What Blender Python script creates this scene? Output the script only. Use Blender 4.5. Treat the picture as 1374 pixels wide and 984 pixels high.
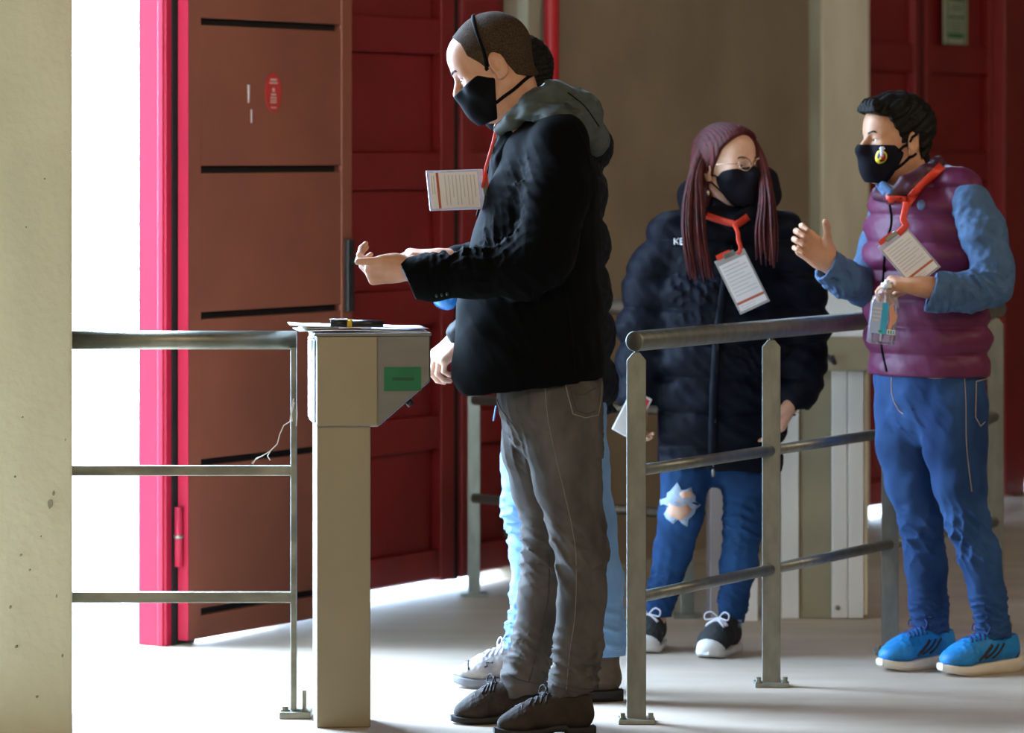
import bpy, math, random
import numpy as np
from mathutils import Vector, Matrix

for o in list(bpy.data.objects): bpy.data.objects.remove(o)
SC = bpy.context.scene
COL = SC.collection
FPX, CX, HY, CAMH = 5600.0, 687.0, 202.0, 1.5      # focal length, centre column, horizon row, eye height

# ------------------------------------------------------------------ camera
cam_data = bpy.data.cameras.new('camera'); cam = bpy.data.objects.new('camera', cam_data); COL.objects.link(cam)
cam.location = (0, 0, CAMH); cam.rotation_euler = (math.pi/2, 0, 0)
cam_data.sensor_width = 36; cam_data.lens = FPX/1374*36
cam_data.shift_y = -(492-HY)/1374; cam_data.clip_end = 200
cam_data.dof.use_dof = True; cam_data.dof.focus_distance = 10.9; cam_data.dof.aperture_fstop = 4.0
SC.camera = cam
# ------------------------------------------------------------------ world, daylight, added fill lights, exposure
wd = bpy.data.worlds.new('overcast_sky'); SC.world = wd; wd.use_nodes = True
bg = wd.node_tree.nodes['Background']
bg.inputs[0].default_value = (0.50, 0.72, 1.0, 1); bg.inputs[1].default_value = 60.0
SC.view_settings.view_transform = 'Standard'; SC.view_settings.look = 'None'
SC.view_settings.gamma = 1; SC.view_settings.use_curve_mapping = False
SC.view_settings.exposure = 0.0

U = np.array([0.505, 0.863, 0]); U /= np.linalg.norm(U)
N = np.array([U[1], -U[0], 0])
W0 = np.array([-0.98, 12.63, 0])
def Wp(s, n, z): return W0 + s*U + n*N + np.array([0, 0, z])
def s_at(px, n):                     # wall coordinate where the sight line of column px meets the plane offset n
    k = (px-CX)/FPX; o = W0+n*N
    return (k*o[1]-o[0])/(U[0]-k*U[1])
GATE0, GATE1, GATEH = -2.5, -0.06, 3.7

def area_light(name, loc, target, sx, sy, energy, color, portal=False):
    l = bpy.data.lights.new(name, 'AREA'); l.shape = 'RECTANGLE'; l.size = sx; l.size_y = sy
    l.energy = energy; l.color = color
    o = bpy.data.objects.new(name, l); COL.objects.link(o); o.location = loc
    d = Vector(target)-Vector(loc)
    o.rotation_euler = d.to_track_quat('-Z', 'Y').to_euler()
    if portal: l.cycles.is_portal = True
    return o
gc = Wp((GATE0+GATE1)/2, -0.2, GATEH/2)
area_light('gate_daylight', gc, gc+N, GATE1-GATE0, GATEH, 0, (1, 1, 1), True)
area_light('concourse_fill', (0.2, 3.5, 3.9), (0.3, 12.5, 1.2), 6.0, 1.6, 245, (1.0, 0.82, 0.56))  # unseen warm fill, added to brighten surfaces facing the camera
area_light('far_wall_fill', (4.6, 10.5, 3.6), (1.9, 16.6, 1.9), 2.5, 1.0, 70, (1.0, 0.84, 0.62))  # unseen fill, added to lift the far wall, column and doors

# ------------------------------------------------------------------ materials
MATS = {}
def mat(name, col, rough=0.6, metal=0.0, col2=None, nscale=8, detail=4, lo=0.35, hi=0.65, stretch=(1, 1, 1),
        bump=0.0, bscale=60, bstretch=(1, 1, 1), spec=0.5, sheen=0.0, trans=0.0, emit=None, alpha=1.0, coat=0.0, ior=1.45):
    m = bpy.data.materials.new(name); m.use_nodes = True; MATS[name] = m
    nt = m.node_tree; b = nt.nodes['Principled BSDF']
    b.inputs['Roughness'].default_value = rough; b.inputs['Metallic'].default_value = metal
    b.inputs['Specular IOR Level'].default_value = spec; b.inputs['IOR'].default_value = ior
    b.inputs['Sheen Weight'].default_value = sheen; b.inputs['Transmission Weight'].default_value = trans
    b.inputs['Coat Weight'].default_value = coat; b.inputs['Alpha'].default_value = alpha
    tc = nt.nodes.new('ShaderNodeTexCoord')
    mp = nt.nodes.new('ShaderNodeMapping'); mp.inputs['Scale'].default_value = stretch
    nt.links.new(tc.outputs['Object'], mp.inputs[0])
    no = nt.nodes.new('ShaderNodeTexNoise'); no.inputs['Scale'].default_value = nscale; no.inputs['Detail'].default_value = detail
    nt.links.new(mp.outputs[0], no.inputs['Vector'])
    rp = nt.nodes.new('ShaderNodeValToRGB')
    if col2 is None: col2 = tuple(c*0.85 for c in col)
    rp.color_ramp.elements[0].position = lo; rp.color_ramp.elements[1].position = hi
    rp.color_ramp.elements[0].color = (*col2, 1); rp.color_ramp.elements[1].color = (*col, 1)
    nt.links.new(no.outputs['Fac'], rp.inputs[0]); nt.links.new(rp.outputs[0], b.inputs['Base Color'])
    if bump > 0:
        mp2 = nt.nodes.new('ShaderNodeMapping'); mp2.inputs['Scale'].default_value = bstretch
        nt.links.new(tc.outputs['Object'], mp2.inputs[0])
        n2 = nt.nodes.new('ShaderNodeTexNoise'); n2.inputs['Scale'].default_value = bscale; n2.inputs['Detail'].default_value = 3
        nt.links.new(mp2.outputs[0], n2.inputs['Vector'])
        bp = nt.nodes.new('ShaderNodeBump'); bp.inputs['Strength'].default_value = bump; bp.inputs['Distance'].default_value = 0.01
        nt.links.new(n2.outputs['Fac'], bp.inputs['Height']); nt.links.new(bp.outputs[0], b.inputs['Normal'])
    return m
def srgb(r, g, b):
    f = lambda c: (c/255)/12.92 if c/255 <= 0.04045 else (((c/255)+0.055)/1.055)**2.4
    return (f(r), f(g), f(b))
def dk(c, k): return tuple(x*k for x in c)

mat('floor', (0.47, 0.375, 0.295), 0.6, col2=(0.375, 0.30, 0.23), nscale=2.2, detail=8, bump=0.10, bscale=30, stretch=(0.5, 2.0, 1))
mat('outside_ground', (0.24, 0.24, 0.24), 0.85, col2=(0.21, 0.21, 0.21), nscale=4)
mat('pillar_concrete', (0.65, 0.62, 0.46), 0.85, col2=(0.54, 0.51, 0.375), nscale=3.5, detail=9, bump=0.25, bscale=45, stretch=(1, 1, .4))
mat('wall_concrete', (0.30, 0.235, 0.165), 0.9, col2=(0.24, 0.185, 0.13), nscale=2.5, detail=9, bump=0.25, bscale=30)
mat('sky_block_dark', (0.022, 0.02, 0.019), 0.9, nscale=3)  # near-black, so the added light-blocking wall bounces little
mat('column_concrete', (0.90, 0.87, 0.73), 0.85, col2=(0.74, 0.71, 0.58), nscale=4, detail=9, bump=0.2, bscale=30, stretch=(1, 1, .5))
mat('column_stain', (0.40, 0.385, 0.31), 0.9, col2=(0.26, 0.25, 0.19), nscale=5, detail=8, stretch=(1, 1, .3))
mat('ceiling', (0.14, 0.125, 0.10), 0.9, nscale=3)
mat('red_paint', (0.225, 0.014, 0.016), 0.42, col2=(0.19, 0.011, 0.013), nscale=4, bump=0.04, bscale=40)
mat('pink_red_paint', (0.40, 0.013, 0.042), 0.45, spec=0.3, col2=(0.34, 0.011, 0.035), nscale=6, bump=0.06, bscale=30, stretch=(1, 1, .3))
mat('brown_paint', (0.26, 0.078, 0.046), 0.5, col2=(0.215, 0.064, 0.039), nscale=2.5, detail=7, bump=0.05, bscale=50)
mat('dark_gap', (0.012, 0.009, 0.009), 0.8)
mat('black_metal', (0.02, 0.02, 0.022), 0.45, nscale=20)
mat('red_pipe', (0.42, 0.012, 0.018), 0.35, nscale=6)
mat('galvanised', (0.27, 0.275, 0.245), 0.42, 0.85, col2=(0.21, 0.215, 0.19), nscale=30, detail=6, bump=0.05, bscale=120, stretch=(1, 1, .4))
mat('dull_steel', (0.30, 0.29, 0.23), 0.45, 0.8, col2=(0.17, 0.165, 0.13), nscale=18, detail=7, bump=0.08, bscale=80, stretch=(.4, .4, 1))
mat('rail_dark_reflect', (0.12, 0.09, 0.07), 0.5, 0.6, nscale=15)  # steel bars, with their dark brown reflection put into the base colour
mat('console_steel', (0.24, 0.235, 0.215), 0.36, 0.9, col2=(0.21, 0.205, 0.19), nscale=5, detail=5, bump=0.02, bscale=200, stretch=(1, 1, 6))
mat('console_cover', (0.29, 0.245, 0.160), 0.5, 0.3, col2=(0.265, 0.222, 0.145), nscale=4, bump=0.02, bscale=200)
mat('turnstile_panel', (0.30, 0.255, 0.18), 0.6, 0.1, nscale=5)
mat('turnstile_white', (0.72, 0.72, 0.70), 0.5, 0.0, nscale=5)
mat('turnstile_steel', (0.80, 0.77, 0.78), 0.45, 0.2, nscale=5, stretch=(1, 1, .2))
mat('turnstile_mauve', (0.30, 0.25, 0.26), 0.5, 0.2, nscale=5)
mat('green_sticker', (0.005, 0.145, 0.055), 0.45, nscale=12)
mat('green_dark', (0.006, 0.07, 0.03), 0.5)
mat('paper', (0.84, 0.84, 0.90), 0.7, col2=(0.78, 0.78, 0.85), nscale=10)
mat('kraft_paper', (0.50, 0.42, 0.28), 0.7)
mat('print_grey', (0.58, 0.59, 0.66), 0.7)
mat('print_rust', (0.48, 0.12, 0.06), 0.6)
mat('clear_plastic', (0.80, 0.80, 0.86), 0.15, col2=(0.74, 0.74, 0.8), trans=0.55, nscale=5)
mat('yellow_plastic', (0.75, 0.52, 0.03), 0.4)
mat('black_plastic', (0.015, 0.015, 0.017), 0.35)
mat('sticker_red', (0.50, 0.035, 0.03), 0.5)
mat('sticker_print', (0.60, 0.38, 0.33), 0.6)
mat('paint_chip', (0.55, 0.45, 0.45), 0.6)
mat('cobweb', (0.75, 0.72, 0.70), 0.8)
mat('sign_pale', (0.42, 0.42, 0.33), 0.6, nscale=20)
mat('sign_green', (0.015, 0.17, 0.07), 0.6)
# people
mat('skin', (0.58, 0.31, 0.20), 0.5, col2=(0.50, 0.25, 0.155), nscale=25, bump=0.05, bscale=250)
mat('skin_fair', (0.66, 0.40, 0.29), 0.5, col2=(0.60, 0.34, 0.24), nscale=25, bump=0.05, bscale=250)
mat('skin_tan', (0.56, 0.29, 0.17), 0.5, col2=(0.48, 0.23, 0.13), nscale=25, bump=0.05, bscale=250)
mat('lips', (0.42, 0.16, 0.12), 0.5)
mat('nail', (0.72, 0.46, 0.38), 0.35)
mat('eye_white', (0.75, 0.72, 0.70), 0.3)
mat('iris', (0.03, 0.018, 0.012), 0.25)
mat('buzz_hair', (0.075, 0.047, 0.028), 0.9, spec=0.15, col2=(0.030, 0.018, 0.011), nscale=260, detail=2, bump=0.5, bscale=400)
mat('black_hair', (0.010, 0.008, 0.007), 0.5, col2=(0.005, 0.004, 0.004), nscale=90, spec=0.12, bump=0.4, bscale=130, bstretch=(.25, 1, 1))
mat('brow', (0.05, 0.03, 0.02), 0.8, nscale=200)
mat('auburn_hair', (0.11, 0.018, 0.020), 0.5, spec=0.3, col2=(0.045, 0.009, 0.010), nscale=70, bump=0.4, bscale=150, stretch=(1, 1, .06), bstretch=(1, 1, .05))
mat('mask_black', (0.0028, 0.0028, 0.0038), 0.85, spec=0.12, nscale=40, bump=0.05, bscale=300)
mat('mask_navy', (0.0065, 0.006, 0.011), 0.8, spec=0.15, nscale=40, bump=0.05, bscale=300)
mat('blazer_wool', (0.0022, 0.0024, 0.0032), 0.9, col2=(0.0014, 0.0015, 0.002), nscale=150, bump=0.12, bscale=350, sheen=0.012, spec=0.07)
mat('hood_grey', (0.060, 0.071, 0.066), 0.8, col2=(0.047, 0.056, 0.053), nscale=30, bump=0.06, bscale=200)
mat('shirt_blue', (0.30, 0.42, 0.68), 0.7, nscale=30)
mat('grey_denim', (0.105, 0.092, 0.084), 0.85, col2=(0.050, 0.044, 0.040), lo=.3, hi=.7, nscale=16, detail=10, bump=0.18, bscale=420, stretch=(1, 1, .5), spec=0.2)
mat('denim_thread', (0.21, 0.18, 0.155), 0.8)
mat('denim_seam_dark', (0.055, 0.050, 0.048), 0.9)
mat('light_denim', (0.19, 0.34, 0.56), 0.85, col2=(0.14, 0.26, 0.46), nscale=10, detail=8, bump=0.15, bscale=400, spec=0.2)
mat('blue_denim', (0.036, 0.090, 0.225), 0.85, col2=(0.006, 0.021, 0.075), lo=.3, hi=.72, nscale=6, detail=10, bump=0.15, bscale=400, stretch=(1, 1, .45), spec=0.2)
mat('navy_denim', (0.019, 0.068, 0.19), 0.85, col2=(0.008, 0.030, 0.09), lo=.3, hi=.7, nscale=9, detail=10, bump=0.15, bscale=400, spec=0.2)
mat('denim_stitch', (0.42, 0.30, 0.22), 0.8)
mat('denim_pale', (0.36, 0.46, 0.62), 0.9, nscale=60)
mat('puffer_black', (0.0045, 0.0055, 0.0055), 0.6, col2=(0.003, 0.004, 0.0045), nscale=20, bump=0.12, bscale=45, spec=0.16)
mat('puffer_navy', (0.0028, 0.0044, 0.0115), 0.6, col2=(0.002, 0.003, 0.008), nscale=20, bump=0.10, bscale=38, spec=0.14)
mat('zip_dark', (0.002, 0.002, 0.003), 0.7, spec=0.1)
mat('vest_maroon', (0.120, 0.016, 0.060), 0.5, col2=(0.105, 0.013, 0.050), nscale=14, bump=0.12, bscale=32, spec=0.35)
mat('vest_dark', (0.060, 0.010, 0.028), 0.5, nscale=20)
mat('denim_shirt', (0.060, 0.120, 0.235), 0.8, col2=(0.045, 0.092, 0.185), nscale=30, bump=0.12, bscale=350)
mat('lettering_white', (0.70, 0.70, 0.74), 0.6)
mat('lanyard_red', (0.75, 0.055, 0.025), 0.5, nscale=30)
mat('suede_brown', (0.040, 0.028, 0.021), 0.8, col2=(0.027, 0.019, 0.014), nscale=30, bump=0.15, bscale=200, spec=0.25)
mat('sole_dark', (0.016, 0.014, 0.013), 0.7)
mat('lace_dark', (0.020, 0.015, 0.013), 0.8)
mat('leather_taupe', (0.33, 0.29, 0.27), 0.45, col2=(0.24, 0.21, 0.195), nscale=16, bump=0.1, bscale=80)
mat('leather_brown', (0.10, 0.066, 0.042), 0.6, col2=(0.066, 0.043, 0.028), nscale=20, bump=0.15, bscale=80)
mat('sole_grey', (0.20, 0.20, 0.22), 0.7)
mat('canvas_black', (0.018, 0.018, 0.020), 0.75, nscale=60, bump=0.1, bscale=300)
mat('rubber_white', (0.72, 0.71, 0.70), 0.5, col2=(0.62, 0.60, 0.58), nscale=20)
mat('lace_white', (0.62, 0.60, 0.66), 0.8)
mat('trainer_blue', (0.010, 0.22, 0.56), 0.55, col2=(0.008, 0.17, 0.47), nscale=40, bump=0.1, bscale=250)
mat('trainer_navy', (0.018, 0.030, 0.16), 0.7)
mat('stripe_dark', (0.035, 0.022, 0.020), 0.5)
mat('cream_sole', (0.70, 0.64, 0.54), 0.55, col2=(0.62, 0.56, 0.46), nscale=20)
mat('sock_black', (0.012, 0.012, 0.014), 0.9)
mat('glasses_metal', (0.65, 0.42, 0.34), 0.25, 0.9)
mat('lens', (0.9, 0.9, 0.92), 0.05, trans=0.97, ior=1.05)
mat('earring', (0.55, 0.52, 0.42), 0.3, 0.7)
mat('crest_yellow', (0.80, 0.60, 0.03), 0.5)
mat('crest_red', (0.55, 0.02, 0.03), 0.5)
mat('crest_black', (0.01, 0.01, 0.012), 0.5)
mat('crest_white', (0.62, 0.64, 0.75), 0.5)
mat('badge_blue', (0.10, 0.14, 0.28), 0.5)
mat('bottle_clear', (0.86, 0.84, 0.92), 0.08, trans=0.85, ior=1.2)
mat('bottle_blue', (0.03, 0.28, 0.80), 0.15, trans=0.25)
mat('label_teal', (0.02, 0.36, 0.62), 0.45, col2=(0.06, 0.46, 0.72), nscale=15)
mat('label_lilac', (0.42, 0.55, 0.85), 0.45)
mat('label_skin', (0.70, 0.32, 0.20), 0.5)
mat('label_green', (0.02, 0.30, 0.12), 0.5)
mat('bracelet', (0.72, 0.70, 0.72), 0.4)
mat('phone_white', (0.78, 0.78, 0.80), 0.3)
mat('phone_red', (0.55, 0.03, 0.05), 0.4)

# ------------------------------------------------------------------ object helpers
def wm(o):
    return o.matrix_basis.copy() if o.parent is None else wm(o.parent) @ o.matrix_parent_inverse @ o.matrix_basis
def attach(o, parent):
    if parent is not None:
        o.parent = parent; o.matrix_parent_inverse = wm(parent).inverted()
    return o
def mesh_obj(name, verts, faces, material, parent=None, smooth=False, origin=None):
    me = bpy.data.meshes.new(name)
    v = np.asarray(verts, dtype=np.float64)
    if origin is not None: v = v-np.asarray(origin)
    if isinstance(faces, np.ndarray):
        n = len(v); q = len(faces); k = faces.shape[1]
        me.vertices.add(n); me.vertices.foreach_set('co', v.astype(np.float32).ravel())
        me.loops.add(q*k); me.loops.foreach_set('vertex_index', faces.astype(np.int32).ravel())
        me.polygons.add(q)
        me.polygons.foreach_set('loop_start', np.arange(0, q*k, k, dtype=np.int32))
        me.update(calc_edges=True); me.validate()
    else:
        me.from_pydata([tuple(map(float, p)) for p in v], [], faces); me.update()
    if smooth: me.polygons.foreach_set('use_smooth', np.ones(len(me.polygons), dtype=bool))
    if isinstance(material, str): material = MATS[material]
    me.materials.append(material)
    o = bpy.data.objects.new(name, me); COL.objects.link(o)
    if origin is not None: o.location = tuple(map(float, origin))
    return attach(o, parent)
def empty(name, loc, label, cat, group=None):
    o = bpy.data.objects.new(name, None); COL.objects.link(o); o.location = tuple(map(float, loc)); o.empty_display_size = .1
    return tag(o, label, cat, group)
def tag(o, label, cat, group=None):
    o['label'] = label; o['category'] = cat
    if group: o['group'] = group
    return o
def struct(o): o['kind'] = 'structure'; return o
def bevel(o, w, seg=2):
    m = o.modifiers.new('bevel', 'BEVEL'); m.width = w; m.segments = seg; m.limit_method = 'ANGLE'; return o
def P(x, y, d): return np.array([(x-CX)*d/FPX, d, CAMH-(y-HY)*d/FPX])
def unit(v): v = np.asarray(v, float); return v/np.linalg.norm(v)

class MB:
    def __init__(s): s.v = []; s.f = []
    def hexa(s, c):
        b = len(s.v); s.v += [np.asarray(p, float) for p in c]
        for q in ((0, 3, 2, 1), (4, 5, 6, 7), (0, 1, 5, 4), (1, 2, 6, 5), (2, 3, 7, 6), (3, 0, 4, 7)): s.f.append(tuple(b+i for i in q))
        return s
    def obox(s, o, a, b, c):        # origin corner + three edge vectors
        o, a, b, c = [np.asarray(x, float) for x in (o, a, b, c)]
        return s.hexa([o, o+a, o+a+b, o+b, o+c, o+a+c, o+a+b+c, o+b+c])
    def box(s, lo, hi):
        lo, hi = np.asarray(lo, float), np.asarray(hi, float); d = hi-lo
        return s.obox(lo, (d[0], 0, 0), (0, d[1], 0), (0, 0, d[2]))
    def wbox(s, s0, s1, n0, n1, z0, z1):   # n1>n0 ; oriented to the gate wall
        return s.obox(Wp(s0, n1, z0), (s1-s0)*U, (n0-n1)*N, (0, 0, z1-z0))
    def prism(s, poly, vec):
        b = len(s.v); n = len(poly); vec = np.asarray(vec, float)
        poly = [np.asarray(p, float) for p in poly]
        s.v += poly+[p+vec for p in poly]
        s.f.append(tuple(b+i for i in reversed(range(n)))); s.f.append(tuple(b+n+i for i in range(n)))
        for i in range(n): j = (i+1) % n; s.f.append((b+i, b+j, b+n+j, b+n+i))
        return s
    def tube(s, pts, r, n=10, flat=1.0, side=None):
        pts = [np.asarray(p, float) for p in pts]; m = len(pts)
        rr = r if hasattr(r, '__len__') else [r]*m
        b = len(s.v); prev = None
        for i, p in enumerate(pts):
            t = unit(pts[min(i+1, m-1)]-pts[max(i-1, 0)]+1e-12)
            if prev is None:
                ref = np.array(side if side is not None else ((0, 0, 1) if abs(t[2]) < .9 else (1, 0, 0)), float)
                a = unit(ref-t*np.dot(ref, t))
            else: a = unit(prev-t*np.dot(prev, t))
            prev = a; c = np.cross(t, a)
            for k in range(n):
                th = 2*math.pi*k/n
                s.v.append(p+rr[i]*(math.cos(th)*a+flat*math.sin(th)*c))
        for i in range(m-1):
            for k in range(n):
                k2 = (k+1) % n
                s.f.append((b+i*n+k, b+i*n+k2, b+(i+1)*n+k2, b+(i+1)*n+k))
        s.f.append(tuple(b+k for k in reversed(range(n)))); s.f.append(tuple(b+(m-1)*n+k for k in range(n)))
        return s
    def lathe(s, prof, o, ax, n=20):       # prof: (radius, height along ax)
        ax = unit(ax); a = unit(np.cross(ax, (0.3, 1, 0.2))); c = np.cross(ax, a); b = len(s.v)
        for r, h in prof:
            for k in range(n):
                th = 2*math.pi*k/n; s.v.append(np.asarray(o)+ax*h+r*(math.cos(th)*a+math.sin(th)*c))
        for i in range(len(prof)-1):
            for k in range(n):
                k2 = (k+1) % n; s.f.append((b+i*n+k, b+i*n+k2, b+(i+1)*n+k2, b+(i+1)*n+k))
        s.f.append(tuple(b+k for k in reversed(range(n)))); s.f.append(tuple(b+(len(prof)-1)*n+k for k in range(n)))
        return s
    def sphere(s, c, r, n=12, sc=(1, 1, 1)):
        b = len(s.v); m = n//2
        for i in range(m+1):
            ph = math.pi*i/m
            for k in range(n):
                th = 2*math.pi*k/n
                s.v.append(np.asarray(c)+r*np.array([sc[0]*math.sin(ph)*math.cos(th), sc[1]*math.sin(ph)*math.sin(th), sc[2]*math.cos(ph)]))
        for i in range(m):
            for k in range(n):
                k2 = (k+1) % n; s.f.append((b+i*n+k, b+(i+1)*n+k, b+(i+1)*n+k2, b+i*n+k2))
        return s
    def build(s, name, material, parent=None, smooth=False, bev=0, origin=None):
        o = mesh_obj(name, s.v, s.f, material, parent, smooth, origin)
        if bev: bevel(o, bev)
        return o
def mb(): return MB()
# ================================================================== the building
H = 4.4
def poly_slab(name, pts, z0, z1, m):
    return struct(mb().prism([(x, y, z0) for x, y in pts], (0, 0, z1-z0)).build(name, m))
i0, i1 = Wp(-15, -0.22, 0), Wp(10, -0.22, 0)
inside = [(i0[0], -4), (9, -4), (9, i1[1]), (i1[0], i1[1]), (i0[0], i0[1])]
poly_slab('floor', inside, -0.12, 0, 'floor')
poly_slab('ceiling', inside, H, H+0.1, 'ceiling')
o0, o1 = Wp(-15, -16, 0), Wp(10, -16, 0)
poly_slab('ground_outside', [(i0[0], i0[1]), (i1[0], i1[1]), (o1[0], o1[1]), (o0[0], o0[1])], -0.13, -0.005, 'outside_ground')
struct(mb().box((i0[0]-.2, -4.2, 0), (9.2, -4, H)).build('wall_back', 'wall_concrete'))
struct(mb().box((9, -4, 0), (9.2, i1[1], H)).build('wall_right', 'wall_concrete'))
struct(mb().box((i1[0], i1[1], 0), (9.2, i1[1]+.2, H)).build('wall_far', 'wall_concrete'))
struct(mb().box((i0[0]-.2, -4, 0), (i0[0], i0[1]+.1, H)).build('wall_near', 'wall_concrete'))
sA, sB, sC, sD = s_at(705, -.1), s_at(1090, -.08), s_at(1167, -.03), 10.0
struct(mb().wbox(-15, GATE0, -.2, 0, 0, H).build('wall_left', 'pillar_concrete'))
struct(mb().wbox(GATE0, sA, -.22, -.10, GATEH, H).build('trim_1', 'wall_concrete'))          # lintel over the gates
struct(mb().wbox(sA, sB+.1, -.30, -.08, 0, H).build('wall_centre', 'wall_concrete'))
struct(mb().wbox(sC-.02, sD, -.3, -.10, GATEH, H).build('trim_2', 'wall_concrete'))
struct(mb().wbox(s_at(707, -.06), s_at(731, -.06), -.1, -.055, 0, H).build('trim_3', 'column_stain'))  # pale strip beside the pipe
# column with a stained narrow side
c1 = s_at(1103, -.03)
col = struct(mb().wbox(c1, sC, -.1, -.03, 0, H).build('trim_4', 'column_concrete', bev=.006))
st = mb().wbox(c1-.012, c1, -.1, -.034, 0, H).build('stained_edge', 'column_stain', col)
# red doors: stiles, rails and recessed panels, each a piece
RAILS = [(0.045, 0.143), (0.485, 0.60), (0.91, 1.03), (1.369, 1.493), (1.827, 1.946), (2.285, 2.40), (2.74, 2.86), (3.2, 3.36)]
def red_door(name, s0, s1, n, stile=.05, z0=.035):
    d = struct(mb().wbox(s0, s1, n-.06, n-.042, z0, 3.38).build(name, 'red_paint'))
    for a, b in ((s0, s0+stile), (s1-stile, s1)):
        mb().wbox(a, b, n-.042, n, z0, 3.38).build('stile', 'red_paint', d, bev=.004)
    for a, b in RAILS:
        mb().wbox(s0+stile, s1-stile, n-.042, n-.006, max(a, z0), b).build('rail', 'red_paint', d, bev=.005)
    for (a, b), (c, e) in zip(RAILS[:-1], RAILS[1:]):
        mb().wbox(s0+stile+.03, s1-stile-.03, n-.042, n-.032, b+.0, c).build('panel', 'red_paint', d, bev=.004)
    return d
red_door('door_2', .50, s_at(610, -.15), -.15, .085)
red_door('door_3', s_at(620, -.15), s_at(704, -.15), -.15, .06)
struct(mb().wbox(s_at(611, -.15), s_at(619.5, -.15), -.2, -.165, .03, 3.38).build('trim_5', 'dark_gap'))
red_door('door_4', sC, s_at(1236, -.12), -.12, .06)
struct(mb().wbox(s_at(1236.5, -.12), s_at(1243, -.12), -.19, -.135, .03, 3.38).build('trim_6', 'dark_gap'))
red_door('door_5', s_at(1243.5, -.12), s_at(1336, -.12), -.12, .06)
struct(mb().wbox(s_at(1337, -.1), s_at(1366, -.1), -.2, -.06, .0, 3.38).build('trim_7', 'red_paint', bev=.006))
red_door('door_6', s_at(1367, -.12), 7.6, -.12, .06)
struct(mb().wbox(7.6, sD, -.2, -.08, 0, GATEH).build('wall_end', 'wall_concrete'))
# the half-open leaf, brown inside, with recessed grooves, bright edge, jamb, gap and hinges
LE = s_at(472, 0)
leaf = struct(mb().wbox(0.004, LE, -.036, -.030, .015, 3.38).build('door_1', 'brown_paint'))
a0, a1 = s_at(270, 0), s_at(458, 0)
mb().wbox(0.004, a0, -.030, 0, .015, 3.38).build('stile', 'brown_paint', leaf, bev=.002)
mb().wbox(a1, LE, -.030, .002, .015, 3.38).build('stile', 'brown_paint', leaf, bev=.004)
gr = [.096, .55, .997, 1.442, 1.893, 2.345, 2.80, 3.25]
edges = [.015]+gr+[3.38]
for q in range(len(edges)-1):
    z0 = edges[q]+(.011 if q else 0); z1 = edges[q+1]-(.011 if q < len(edges)-2 else 0)
    mb().wbox(a0, a1, -.030, -.001, z0, z1).build('panel', 'brown_paint', leaf, bev=.002)
    if q: mb().wbox(a0, a1, -.030, -.026, edges[q]-.011, edges[q]+.011).build('groove', 'dark_gap', leaf)
mb().wbox(-.002, .004, -.036, 0.001, .015, 3.38).build('edge_strip', 'pink_red_paint', leaf, bev=.001)
hd = mb().wbox(LE-.05, LE-.012, .002, .02, P(0, 420, 13.3)[2], P(0, 322, 13.3)[2]).build('handle_plate', 'black_metal', leaf, bev=.004)
mb().tube([Wp(LE-.03, .02, 1.145), Wp(LE-.03, .06, 1.145), Wp(LE+.07, .06, 1.14)], .009).build('lever', 'black_metal', hd, True)
jamb = struct(mb().wbox(-.05, -.02, -.15, -.046, 0, 3.4).build('trim_8', 'pink_red_paint', bev=.004))
mb().wbox(-.02, .10, -.14, -.045, 0, 3.4).build('gap_filler', 'dark_gap', jamb)  # dark filler added as the shade in the gap between jamb and leaf
mb().wbox(-.056, -.05, -.075, -.055, 0, 3.4).build('bead', 'pink_red_paint', jamb, bev=.003)
for z in (.33, 2.9):
    hg = mb().tube([Wp(-.012, -.026, z-.09), Wp(-.012, -.026, z+.09)], .013, 12).build('hinge', 'pink_red_paint', jamb, True)
    mb().tube([Wp(-.012, -.026, z-.005), Wp(-.012, -.026, z+.005)], .0155, 12).build('hinge_ring', 'dull_steel', hg, True)
# unseen tall dark wall, added to keep sky light off the back floor
struct(mb().wbox(GATE0-.2, GATE0, -4.1, -.2, 0, 9).build('wall_sky_block', 'sky_block_dark'))
# round red notice and chips on the brown leaf
stk_c = Wp(s_at(366.5, .001), .001, P(0, 124, 12.98)[2])
def wdisc(c, rs, rz, n0, th, name, m, parent=None, k=28):
    return mb().prism([np.asarray(c)+rs*math.cos(t)*U+rz*math.sin(t)*np.array([0, 0, 1])+N*n0 for t in [2*math.pi*i/k for i in range(k)]], N*th).build(name, m, parent)
stk = empty('round_sticker', stk_c, 'small red oval notice with pale print stuck on the brown door leaf', 'sticker')
wdisc(stk_c, .046, .062, 0, .0015, 'backing', 'sticker_red', stk)
for dz, w, hh in ((.040, .018, .007), (.030, .022, .005), (.008, .006, .012), (-.006, .014, .006), (-.016, .018, .005), (-.024, .018, .004), (-.031, .018, .004), (-.047, .016, .005)):
    c = stk_c+np.array([0, 0, dz])+N*.0016
    mb().obox(c-U*w-np.array([0, 0, hh/2]), U*2*w, N*.0006, (0, 0, hh)).build('print', 'sticker_print', stk)
for x, y0, y1, w in ((334, 114, 138, .006), (338, 147, 165, .004)):
    s_ = s_at(x, .001); z0, z1 = P(0, y1, 12.93)[2], P(0, y0, 12.93)[2]
    mb().hexa([Wp(s_-w*.3, .001, z0), Wp(s_+w*.5, .001, z0), Wp(s_+w*.5, -.003, z0), Wp(s_-w*.3, -.003, z0),
               Wp(s_-w, .001, z1), Wp(s_+w, .001, z1), Wp(s_+w, -.003, z1), Wp(s_-w, -.003, z1)]).build('paint_chip', 'paint_chip', leaf)
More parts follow.
